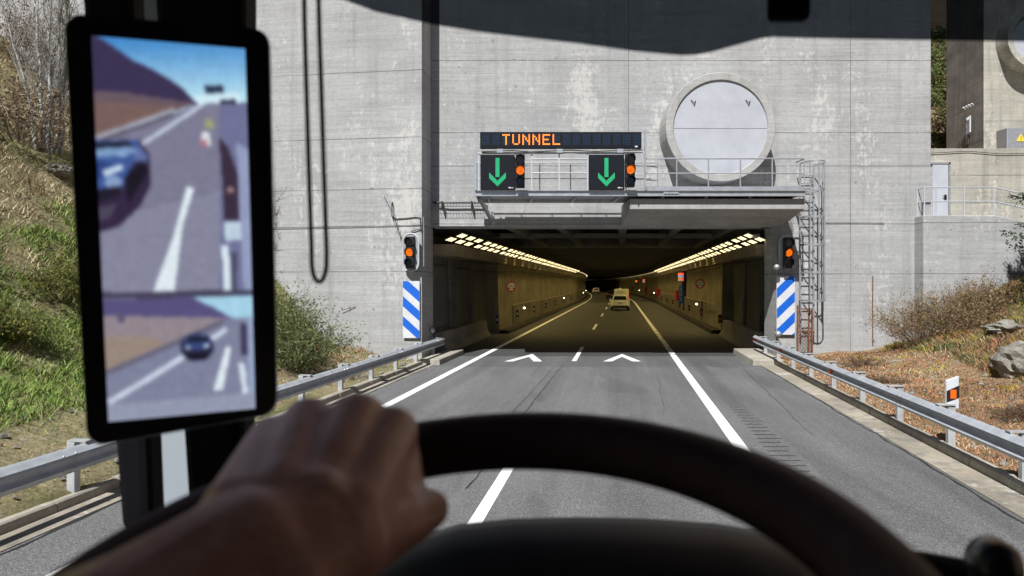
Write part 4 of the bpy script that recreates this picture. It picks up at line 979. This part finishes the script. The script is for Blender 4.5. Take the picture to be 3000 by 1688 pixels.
for i,(sx,sy,hh,ln,lab) in enumerate(((105,435,5.6,-.22,'bare pale birch leaning left, leftmost trunk of clump'),(127,440,7.2,-.05,'tall bare pale birch second from left in clump'),(140,452,7.6,.02,'tallest straight bare birch in the clump middle'),(150,446,6.6,.07,'slim bare birch just right of the tallest trunk'),(163,455,7.0,.10,'bare birch leaning right beside the monitor edge'),(182,450,7.2,.03,'bare birch rightmost, half behind the monitor'))):
    p=gp(sx,sy,16); birch(lab,p,hh,ln,50+i,.055)
p=gp(800,800,23); birch('bare thin sapling against left wall beside the monitor',p+Vector((0,-.3,0)),2.6,.12,70,.02)
# conifer just outside the right edge, whose branches and shadow reach the wall
def conifer(label,c,hh,seed):
    rs=np.random.default_rng(seed); t=thing('pine_tree',label,'tree',c)
    mb=MB(); mb.tube([Vector(c)+Vector((0,0,-.2)),Vector(c)+Vector((.1,0,hh*.5)),Vector(c)+Vector((.05,.05,hh))],[.16,.10,.02],8); mb.build('trunk',M['rust'],t)
    P=[];D=[]
    for i in range(75):
        f=rs.uniform(.22,1); a=rs.uniform(0,6.28); L=(1.15-f)*hh*.34*rs.uniform(.6,1.1)+.2; b=np.array(c)+np.array([0,0,hh*f])
        for s in range(16):
            g0=(s+1)/16; q=b+np.array([math.cos(a)*L*g0,math.sin(a)*L*g0,-.12*L*g0+.25*L*g0*g0])
            for _ in range(12): P.append(q+rs.normal(0,.07,3)); D.append(np.array([math.cos(a),math.sin(a),.5])+rs.normal(0,.7,3))
    P=np.array(P);D=np.array(D);D/=np.linalg.norm(D,axis=1)[:,None]; n=len(P); u=np.cross(D,rs.normal(0,1,(n,3))); u/=np.linalg.norm(u,axis=1)[:,None]
    s=rs.uniform(.07,.15,n)[:,None]; V=np.stack([P-u*.02,P+D*s*.5+u*.025,P+D*s,P+D*s*.5-u*.025],1).reshape(-1,3)
    raw('foliage',V,np.arange(n*4).reshape(-1,4),np.repeat(np.array([.035,.06,.025])*rs.uniform(.5,1.5,(n,1)),4,axis=0),None,t)
X,Z=16.6,20.2; conifer('dark pine at the right edge casting shadow on terrace wall',(X+.2,Z,gz(X,Z)-.5),6.4,5)
# shrubs on the hillside between the portal and the far building
for k in range(7):
    Z=52+k*2.2; X=(2755+random.uniform(-40,40)-1500)/2000*Z; bush('hill_shrub',['low','second','third','fourth','fifth','sixth','topmost'][k]+' green shrub up the hillside gap behind portal corner',(X,Z,gz(X,Z)-.2),2.1,2.2,60,(.12,.09,.05),[(.07,.12,.03),(.11,.16,.04),(.18,.14,.07)],3600,80+k,leafs=.13,twr=.02,group='shrubs on the hillside gap')

# ------------------------------------------------------------------ truck cab
cab=thing('truck_cab','dark truck cab interior with left pillar and instrument hood','truck',(0,.4,0))
mb=MB(); mb.box(-.78,1.72,-1.25,.88,3.42,3.52); mb.build('roof',M['lining'],cab,bevel=.03)
mb=MB(); mb.box(-.78,1.72,-1.35,-1.26,.9,3.5); mb.build('rear_wall',M['lining'],cab)
mb=MB(); mb.box(-.78,1.72,-1.25,1.2,.85,.95); mb.build('floor',M['lining'],cab)
mb=MB(); mb.box(-.80,-.74,-1.25,1.05,.96,2.02); mb.box(-.80,-.74,-1.25,-.25,2.021,3.41); mb.build('door',M['plas'],cab)
mb=MB(); mb.box(1.66,1.72,-1.25,1.05,.96,2.02); mb.box(1.66,1.72,-1.25,-.25,2.021,3.41); mb.build('door',M['plas'],cab)
mb=MB(); mb.box(-.74,1.66,.82,.99,3.17,3.41); mb.build('windscreen_header',M['plas'],cab,bevel=.03)
mb=MB(); mb.prism([(.60,1.0),(.60,2.12),(.70,2.22),(1.0,2.20),(1.22,2.10),(1.22,1.0)],-.74,1.66,'x'); mb.build('dashboard',M['plas'],cab,bevel=.03)
def pillar(name,xa0,xa1,xb0,xb1,Z,d,m):   # between survey columns at top (y=-120) and bottom (y=1560)
    p=[pt(xb0,1560,Z),pt(xb1,1560,Z),pt(xa1,-150,Z),pt(xa0,-150,Z)]; q=[v*1. for v in p]
    for v in q: v.y+=d
    mb=MB(); mb.loft([p,q]); return mb.build(name,m,cab,bevel=.012)
pillar('a_pillar',222,372,350,440,.93,.05,M['plas'])
pillar('a_pillar',436,712,549,705,.90,.06,M['plas'])
p0,p1=pt(372,-150,1.10),pt(436,-150,1.10)
mb=MB(); mb.loft([[pt(300,-200,1.12),pt(520,-200,1.12),pt(640,1600,1.12),pt(380,1600,1.12)],[pt(300,-200,1.12)+Vector((0,.03,0)),pt(520,-200,1.12)+Vector((0,.03,0)),pt(640,1600,1.12)+Vector((0,.03,0)),pt(380,1600,1.12)+Vector((0,.03,0))]]); mb.build('wind_deflector',M['fairing'],cab,bevel=.008)
# instrument hood
hd=[(1020,1720),(1120,1640),(1210,1585),(1340,1547),(1500,1531),(1700,1526),(1900,1530),(2120,1545),(2290,1572),(2420,1640),(2470,1720)]
rings=[]
for Z,dz in ((.52,-.075),(.57,-.028),(.61,-.008),(.64,0),(.67,-.004),(.71,-.03),(.76,-.08)):
    top=[pt(x,y+8,.64)+Vector((0,Z-.64,dz)) for x,y in hd]; bot=[Vector((top[-1].x,Z,2.16)),Vector((top[0].x,Z,2.16))]
    rings.append(top+bot)
mb=MB(); mb.loft(rings); mb.build('instrument_hood',M['hood'],cab,smooth=50)

# steering wheel
SC=.88
def rimpt(a,dr=0.,dn=0.):
    cx,cy,cz,tl,ph,r,yw=-.0386,.3394,-.1745,.1876,.1159,.021,.0305
    Rr=.225+dr/SC; u=Rr*math.cos(a); v=Rr*math.sin(a)
    P=Vector((u,v*math.cos(tl)-math.sin(tl)*dn/SC,v*math.sin(tl)+math.cos(tl)*dn/SC))
    P=Vector((P.x*math.cos(ph)-P.z*math.sin(ph),P.y,P.x*math.sin(ph)+P.z*math.cos(ph)))
    P=Vector((P.x*math.cos(yw)-P.y*math.sin(yw),P.x*math.sin(yw)+P.y*math.cos(yw),P.z))
    return (P+Vector((cx,cy,cz)))*SC+Vector((0,0,H))
hub=(rimpt(0,-.225*SC)+Vector((0,0,0)))
sw=thing('steering_wheel','thick dark leather steering wheel rim gripped by a hand','steering wheel',hub)
mb=MB(); mb.tube([rimpt(2*math.pi*k/96) for k in range(96)],.0203,18,closed=True); mb.build('rim',M['leather'],sw,smooth=60)
for a in (200,340,270):
    mb=MB(); p=rimpt(R(a),-.004); q=rimpt(R(a),-.15*SC,-.035); mb.bar(p,q,.035,.014); mb.build('spoke',M['plas'],sw,bevel=.004)
mb=MB(); n=24; mb.loft([[rimpt(2*math.pi*k/n,-(.225*SC-rr),dn) for k in range(n)] for rr,dn in ((.03,-.09),(.072,-.06),(.074,-.035),(.06,-.025),(.02,-.02))]); mb.build('hub_pad',M['plas'],sw,smooth=40)
# stalk
st=thing('control_stalk','dark control stalk with rounded knob at lower right','stalk',pt(2880,1690,.50))
c=pt(2912,1655,.50); mb=MB(); mb.loft([[c+Vector((.0185*kx*math.cos(a)+d*.25,d,.0185*kz*math.sin(a)-d*.1)) for a in [2*math.pi*k/20 for k in range(20)]] for d,kx,kz in ((-.022,.3,.3),(-.018,.75,.8),(-.008,1,1.05),(.012,.98,1.05),(.022,.7,.8),(.026,.2,.2))]); mb.build('knob',flat('blue_black_plastic',(.012,.018,.03),.3,0,.1,30),st,smooth=60)
mb=MB(); mb.tube([pt(2900,1690,.505),pt(2800,1668,.53),pt(2700,1652,.56),pt(2500,1660,.60)],[.010,.009,.010,.016],10); mb.build('arm',M['plas'],st,smooth=60)

# mirror display
TLc,TRc,BRc,BLc=pt(186,38,.545),pt(792,88,.60),pt(815,1212,.60),pt(255,1312,.545)
md=thing('mirror_display','upright black mirror monitor showing the road behind, on left pillar','monitor',(TLc+BRc)/2)
nrm=(TRc-TLc).cross(BLc-TLc).normalized(); nrm = nrm if nrm.y<0 else -nrm
def quadpt(u,v): return (TLc*(1-u)+TRc*u)*(1-v)+(BLc*(1-u)+BRc*u)*v
def rq(inset,du=0.):
    P=[]; ru,rv=.085,.045
    for cu,cv,a0 in ((1-ru,rv,90),(ru,rv,180),(ru,1-rv,270),(1-ru,1-rv,0)):
        pass
    for cu,cv,a0 in ((1-ru,rv,0),(ru,rv,90),(ru,1-rv,180),(1-ru,1-rv,270)):
        for k in range(6):
            a=R(a0+18*k); P.append((cu+ru*math.cos(a)*(1-inset),cv-rv*math.sin(a)*(1-inset)))
    return P
ringf=[quadpt(u,v) for u,v in rq(0)]; ins_=[quadpt(.5+(u-.5)*.985,.5+(v-.5)*.992)+nrm*.004 for u,v in rq(0)]
mb=MB(); mb.loft([ins_,ringf,[p-nrm*.028 for p in ringf],[quadpt(.5+(u-.5)*.8,.5+(v-.5)*.9)-nrm*.045 for u,v in rq(0)]]); mb.build('housing',M['screenframe'],md,smooth=40)
mb=MB(); a=quadpt(.55,.5)-nrm*.04; mb.bar(a,a-nrm*.30+Vector((.03,.0,0)),.05,.09); mb.build('mounting_arm',M['plas'],md,bevel=.006)
def srgb(c): c=np.asarray(c,float)/255; return np.where(c<=.04045,c/12.92,((c+.055)/1.055)**2.4)
def inpoly(x,y,P):
    ins=np.zeros(x.shape,bool); n=len(P)
    for i in range(n):
        (xa,ya),(xb,yb)=P[i-1],P[i]
        if ya==yb: continue
        ins ^= ((ya>y)!=(yb>y)) & (x<(xb-xa)*(y-ya)/(yb-ya)+xa)
    return ins
nu,nv=120,274
U,V_=np.meshgrid((np.arange(nu)+.5)/nu,(np.arange(nv)+.5)/nv)
Q=[np.array(q,float) for q in ((268,105),(718,143),(748,1197),(318,1236))]
SX=(Q[0][0]*(1-U)+Q[1][0]*U)*(1-V_)+(Q[3][0]*(1-U)+Q[2][0]*U)*V_; SY=(Q[0][1]*(1-U)+Q[1][1]*U)*(1-V_)+(Q[3][1]*(1-U)+Q[2][1]*U)*V_
def line(a,b,wd):
    dx,dy=b[0]-a[0],b[1]-a[1]; L=math.hypot(dx,dy); nx,ny=-dy/L*wd/2,dx/L*wd/2; return [(a[0]+nx,a[1]+ny),(b[0]+nx,b[1]+ny),(b[0]-nx,b[1]-ny),(a[0]-nx,a[1]-ny)]
def ell(cx,cy,rx,ry): return [(cx+rx*math.cos(k*.314),cy+ry*math.sin(k*.314)) for k in range(20)]
k=np.clip((SY-120)/180,0,1)[...,None]; img=np.array([55,135,220])*(1-k)+np.array([190,225,248])*k
PAL=[([(262,100),(300,116),(385,178),(440,203),(500,240),(530,262),(565,300),(592,300),(500,322),(262,385)],(62,46,88)),
([(262,268),(340,268),(480,290),(565,302),(500,328),(262,410)],(112,84,98)),([(262,300),(420,305),(520,312),(400,365),(262,405)],(128,90,88)),
([(262,414),(590,300),(650,300),(650,866),(262,866)],(126,117,150)),([(300,640),(650,560),(650,866),(300,866)],(136,128,160)),
(line((262,410),(500,322),11),(172,166,190)),(line((262,425),(500,334),10),(92,78,100)),(line((398,430),(590,304),11),(206,206,236)),
([(640,300),(728,300),(742,866),(640,866)],(112,108,158)),([(690,420),(730,440),(742,866),(712,866)],(148,150,196)),
([(560,282),(700,272),(705,302),(570,304)],(214,232,250)),([(592,252),(648,250),(652,272),(596,274)],(44,52,84)),([(640,292),(690,292),(690,306),(640,306)],(50,50,80)),
([(596,348),(616,348),(622,376),(592,376)],(165,165,110)),([(584,388),(606,388),(614,428),(580,430)],(226,218,228)),([(580,412),(600,410),(600,430),(578,430)],(190,110,130)),
([(636,402),(664,430),(694,510),(698,645),(652,645),(646,520)],(62,44,66)),(ell(672,558,12,9),(170,120,125)),([(650,650),(704,650),(706,705),(656,708)],(192,202,228)),([(644,722),(666,722),(674,860),(652,866)],(222,226,244)),([(672,740),(690,740),(692,860),(676,866)],(78,70,100)),
([(540,548),(562,552),(528,660),(502,866),(438,866),(498,700)],(228,228,242)),
([(262,412),(402,410),(432,456),(434,545),(404,606),(345,664),(300,678),(262,678)],(54,36,72)),([(262,412),(396,412),(412,440),(372,500),(352,560),(262,580)],(56,84,165)),(ell(352,446,22,14),(196,214,244)),(ell(330,535,24,20),(130,150,205)),([(262,470),(330,478),(300,520),(262,525)],(40,62,140)),([(400,425),(428,460),(420,480),(385,470)],(90,105,170)),
([(262,440),(330,428),(386,432),(398,448),(300,462),(262,462)],(120,150,205)),([(262,418),(372,416),(386,430),(262,436)],(30,34,60)),([(300,500),(352,482),(358,496),(305,520)],(205,215,240)),([(262,560),(352,545),(345,575),(262,600)],(34,28,48)),([(360,520),(412,470),(428,500),(372,600)],(30,24,40)),([(290,610),(340,596),(320,640),(285,650)],(80,66,92)),
([(300,858),(745,850),(745,872),(300,880)],(70,62,92)),
([(300,878),(745,868),(752,1240),(300,1240)],(128,124,160)),
([(300,880),(560,870),(745,866),(745,930),(560,945),(300,935)],(88,74,132)),([(556,872),(745,866),(745,935),(672,932),(625,905)],(160,205,238)),
([(300,925),(480,930),(660,932),(560,985),(300,1095)],(152,128,142)),([(300,990),(420,985),(480,1005),(300,1090)],(160,130,120)),(ell(352,930,12,18),(96,80,120)),
(line((300,1098),(650,942),14),(100,92,122)),(line((318,1180),(660,965),15),(208,208,234)),(ell(571,1018,50,42),(44,40,80)),(ell(571,1003,40,24),(52,66,130)),(ell(588,993,12,10),(150,175,225)),([(545,990),(597,984),(606,1000),(540,1006)],(26,30,52)),([(534,1016),(552,1014),(552,1024),(536,1026)],(190,205,235)),([(592,1010),(608,1008),(608,1018),(592,1020)],(190,205,235)),([(534,1036),(606,1030),(600,1052),(540,1054)],(28,24,44)),
([(658,1016),(674,1018),(648,1142),(618,1146)],(226,226,242)),([(700,950),(722,950),(726,1042),(704,1042)],(64,56,90)),([(694,1062),(716,1068),(730,1196),(716,1198)],(214,216,238)),([(722,930),(742,930),(748,1190),(732,1190)],(150,158,200)),
([(300,1190),(560,1165),(748,1150),(750,1240),(300,1240)],(148,146,178))]
for P_,c_ in PAL[:]:
    img[inpoly(SX,SY,P_)]=c_
sp_=np.array([[mnoise.noise(Vector((x*.09,y*.09,1.)))+.6*mnoise.noise(Vector((x*.03,y*.05,5.))) for x,y in zip(r1,r2)] for r1,r2 in zip(SX,SY)]); img=img*(1+.07*sp_[...,None]); gm=img.mean(2,keepdims=True); img=(gm+(img-gm)*.78)*np.array([.97,1.02,1.0])
for _ in range(4):
    pd=np.pad(img,((1,1),(1,1),(0,0)),mode='edge'); img=(pd[:-2,1:-1]+pd[2:,1:-1]+pd[1:-1,:-2]+pd[1:-1,2:]+2*img)/6
lin=srgb(np.clip(img,0,255))
def suv(u,v):
    su=(.135+.745*u, .055+.885*v); return quadpt(*su)
SV=[pt(268,105,.553)]
# the lit panel lies on the housing's front
def plane_at(sx,sy):
    d=Vector(((sx-1500)/2000,1,-(sy-832)/2000)); o_=TLc+nrm*.0062-Vector((0,0,H)); tt=o_.dot(nrm)/d.dot(nrm); return d*tt+Vector((0,0,H))
cn=[plane_at(*q) for q in Q]
gu=np.linspace(0,1,nu+1); gv=np.linspace(0,1,nv+1); c4=[np.array(c) for c in cn]
GV=np.array([[ (c4[0]*(1-u)+c4[1]*u)*(1-v)+(c4[3]*(1-u)+c4[2]*u)*v for u in gu] for v in gv]).reshape(-1,3)
FF=np.array([[j*(nu+1)+i,j*(nu+1)+i+1,(j+1)*(nu+1)+i+1,(j+1)*(nu+1)+i] for j in range(nv) for i in range(nu)])
me=bpy.data.meshes.new('screen'); me.from_pydata(GV.tolist(),[],FF.tolist()); ca=me.color_attributes.new('Col','FLOAT_COLOR','CORNER')
cc=np.ones((len(FF)*4,4)); cc[:,:3]=np.repeat(lin.reshape(-1,3),4,axis=0); ca.data.foreach_set('color',cc.ravel().astype(np.float32))
m,t,b=new('screen_picture'); at=t.nodes.new('ShaderNodeAttribute'); at.attribute_name='Col'; b.inputs['Base Color'].default_value=(0,0,0,1); b.inputs['Roughness'].default_value=.4
t.links.new(at.outputs[0],b.inputs['Emission Color']); b.inputs['Emission Strength'].default_value=.70
me.materials.append(m); so_=bpy.data.objects.new('screen',me); col.objects.link(so_); so_.parent=md; so_.matrix_parent_inverse=Matrix.Translation(-Vector(md.location))

# sun visor (tinted, see-through) and its pull cord
m,t,b=new('tinted_visor'); tb=nd(t,'ShaderNodeBsdfTransparent',{'Color':(.245,.27,.295,1)}); gl=nd(t,'ShaderNodeBsdfDiffuse',{'Color':(.03,.035,.045,1)})
mx=nd(t,'ShaderNodeMixShader',{0:.12}); t.links.new(tb.outputs[0],mx.inputs[1]); t.links.new(gl.outputs[0],mx.inputs[2]); t.links.new(mx.outputs[0],t.nodes['Material Output'].inputs[0]); M['visor']=m
vz=thing('sun_visor','dark tinted see-through sun visor across the windscreen top','sun visor',pt(2000,0,.62))
lo=[(985,-12),(1100,30),(1190,50),(1270,68),(1390,87),(1500,101),(1700,124),(1860,146),(1960,155),(2000,158),(2040,157),(2090,148),(2180,123),(2235,108),(2270,104),(2350,107),(2600,112),(3000,118),(3300,122)]
P_=[pt(x,y,.62) for x,y in lo]+[pt(3300,-260,.62),pt(985,-260,.62)]
mb=MB(); mb.loft([P_,[p+Vector((0,.004,0)) for p in P_]]); mb.build('tinted_panel',M['visor'],vz)
mb=MB(); c=pt(2310,22,.605); mb.obox(c,((1,0,0),(0,1,0),(0,0,1)),(.018,.008,.012)); mb.build('clip',M['plas'],vz,bevel=.005)
mb=MB(); L=[pt(888,-160,.60),pt(893,100,.60),pt(905,500,.60),pt(913,740,.60)]; Rr=[pt(957,740,.60),pt(949,500,.60),pt(936,100,.60),pt(929,-160,.60)]
arc=[pt(935-22*math.cos(R(a)),765+62*math.sin(R(a)),.60) for a in range(15,180,22)]
mb.tube(L+arc+Rr,.0021,8); tag(mb.build('pull_cord',M['cord'],smooth=60),'thin black looped cord hanging beside the mirror monitor','cord')

# ------------------------------------------------------------------ driver's arm and hand
def cap(bm_,a,b,ra,rb,n=14):
    a=Vector(a);b=Vector(b);d=(b-a); L=d.length; d.normalize(); u=d.cross(Vector((.3,.2,.93))).normalized(); v=d.cross(u); rings=[]
    for k in range(5):
        th=R(-90+22*k); rings.append((a+d*ra*math.sin(th),max(.0004,ra*math.cos(th))))
    rings.append((a,ra)); rings.append((b,rb))
    for k in range(1,6):
        th=R(18*k); rings.append((b+d*rb*math.sin(th),max(.0004,rb*math.cos(th))))
    bm_.loft([[c+(u*math.cos(2*math.pi*i/n)+v*math.sin(2*math.pi*i/n))*r for i in range(n)] for c,r in rings])
arm=MB()
mcp={'i':(pt(1148,1268,.412),.0172),'m':(pt(1048,1232,.410),.0180),'r':(pt(905,1242,.408),.0172),'p':(pt(800,1290,.404),.0155)}
bas={'i':pt(1015,1520,.342),'m':pt(920,1505,.336),'r':pt(815,1500,.330),'p':pt(715,1515,.326)}
wr=pt(735,1645,.312)
ks='imrp'
for k in ks: cap(arm,bas[k],mcp[k][0],.0215,mcp[k][1]*.96)
for a_,b_ in zip(ks,ks[1:]):                     # palm filled between the metacarpals
    for f in (.0,.15,.3,.45,.6,.72,.84):
        dn=Vector((0,.0015,-.0015)); cap(arm,bas[a_].lerp(mcp[a_][0],f)+dn,bas[b_].lerp(mcp[b_][0],f)+dn,.0208-.0045*f,.0208-.0045*f)
for k in 'imr': cap(arm,bas[k].lerp(mcp[k][0],.1)+Vector((0,-.006,.0165)),mcp[k][0]+Vector((0,-.002,.004)),.0045,.0055,8)
rad={'i':(.0128,.0112,.0098),'m':(.0130,.0115,.0099),'r':(.0122,.0108,.0094),'p':(.0108,.0098,.0085)}
# fingers go out over the rim, down its far side and back underneath
fing={'i':((1172,1268,.452),(1168,1330,.492),(1150,1450,.500)),'m':((1062,1250,.455),(1068,1325,.498),(1060,1450,.508)),'r':((935,1262,.458),(950,1345,.505),(958,1470,.515)),'p':((830,1312,.452),(850,1392,.500),(870,1500,.512))}
for k in ks:
    p1,p2,p3=[pt(*q) for q in fing[k]]; M0=mcp[k][0]
    cap(arm,M0,p1,mcp[k][1]*.93,rad[k][0]); cap(arm,p1,p2,rad[k][0],rad[k][1]); cap(arm,p2,p3,rad[k][1],rad[k][2])
# thumb along the near side of the rim
t0=pt(985,1585,.336); t1=pt(1120,1548,.362); t2=pt(1203,1520,.384); t3=pt(1258,1492,.398)
cap(arm,t0,t1,.026,.0185); cap(arm,t1,t2,.0178,.0142); cap(arm,t2,t3,.0142,.0120)
cap(arm,bas['i'],t1,.022,.0165); cap(arm,bas['m'],t0,.024,.026); cap(arm,t1,mcp['i'][0].lerp(bas['i'],.35),.016,.018); cap(arm,pt(1160,1330,.432),pt(1172,1490,.398),.0155,.0165); cap(arm,pt(1165,1420,.425),t2,.015,.0145)
# wrist, forearm, elbow, upper arm
cap(arm,bas['m']+Vector((0,-.002,-.008)),wr,.028,.032); cap(arm,bas['p'],wr+Vector((-.006,0,0)),.022,.030); cap(arm,t0,wr+Vector((.014,0,-.006)),.027,.029)
fa=pt(335,1965,.275); el=Vector((-.34,.19,H-.275)); up=Vector((-.30,-.10,H-.20))
cap(arm,wr,fa,.0345,.044); cap(arm,wr+Vector((.012,-.004,-.01)),fa+Vector((.01,-.01,-.02)),.031,.040); cap(arm,fa,el,.045,.050); cap(arm,el,up,.052,.060)
tmp=arm.build('tmp_arm',M['plas']); rm=tmp.modifiers.new('r','REMESH'); rm.mode='VOXEL'; rm.voxel_size=.0024; sm=tmp.modifiers.new('s','SMOOTH'); sm.factor=.5; sm.iterations=7
bpy.context.view_layer.update(); me=bpy.data.meshes.new_from_object(tmp.evaluated_get(bpy.context.evaluated_depsgraph_get())); bpy.data.objects.remove(tmp)
m,t,b=new('skin'); n1=nse(t,pos(t),38,5,.6); n2=nse(t,pos(t),220,3,.6)
cc=ramp(t,n1,[(.3,(.50,.27,.235)),(.5,(.62,.37,.335)),(.75,(.70,.47,.45))]); t.links.new(cc,b.inputs['Base Color']); b.inputs['Roughness'].default_value=.42; b.inputs['Specular IOR Level'].default_value=.7
b.inputs['Subsurface Weight'].default_value=.15; b.inputs['Subsurface Radius'].default_value=(.01,.004,.002); b.inputs['Subsurface Scale'].default_value=.5; bump(t,b,n2,.25,.002)
me.materials.clear(); me.materials.append(m); me.polygons.foreach_set('use_smooth',[True]*len(me.polygons))
hand=bpy.data.objects.new('person',me); col.objects.link(hand)
tag(hand,'person reaching in with bare left forearm, hand gripping the steering wheel','person')
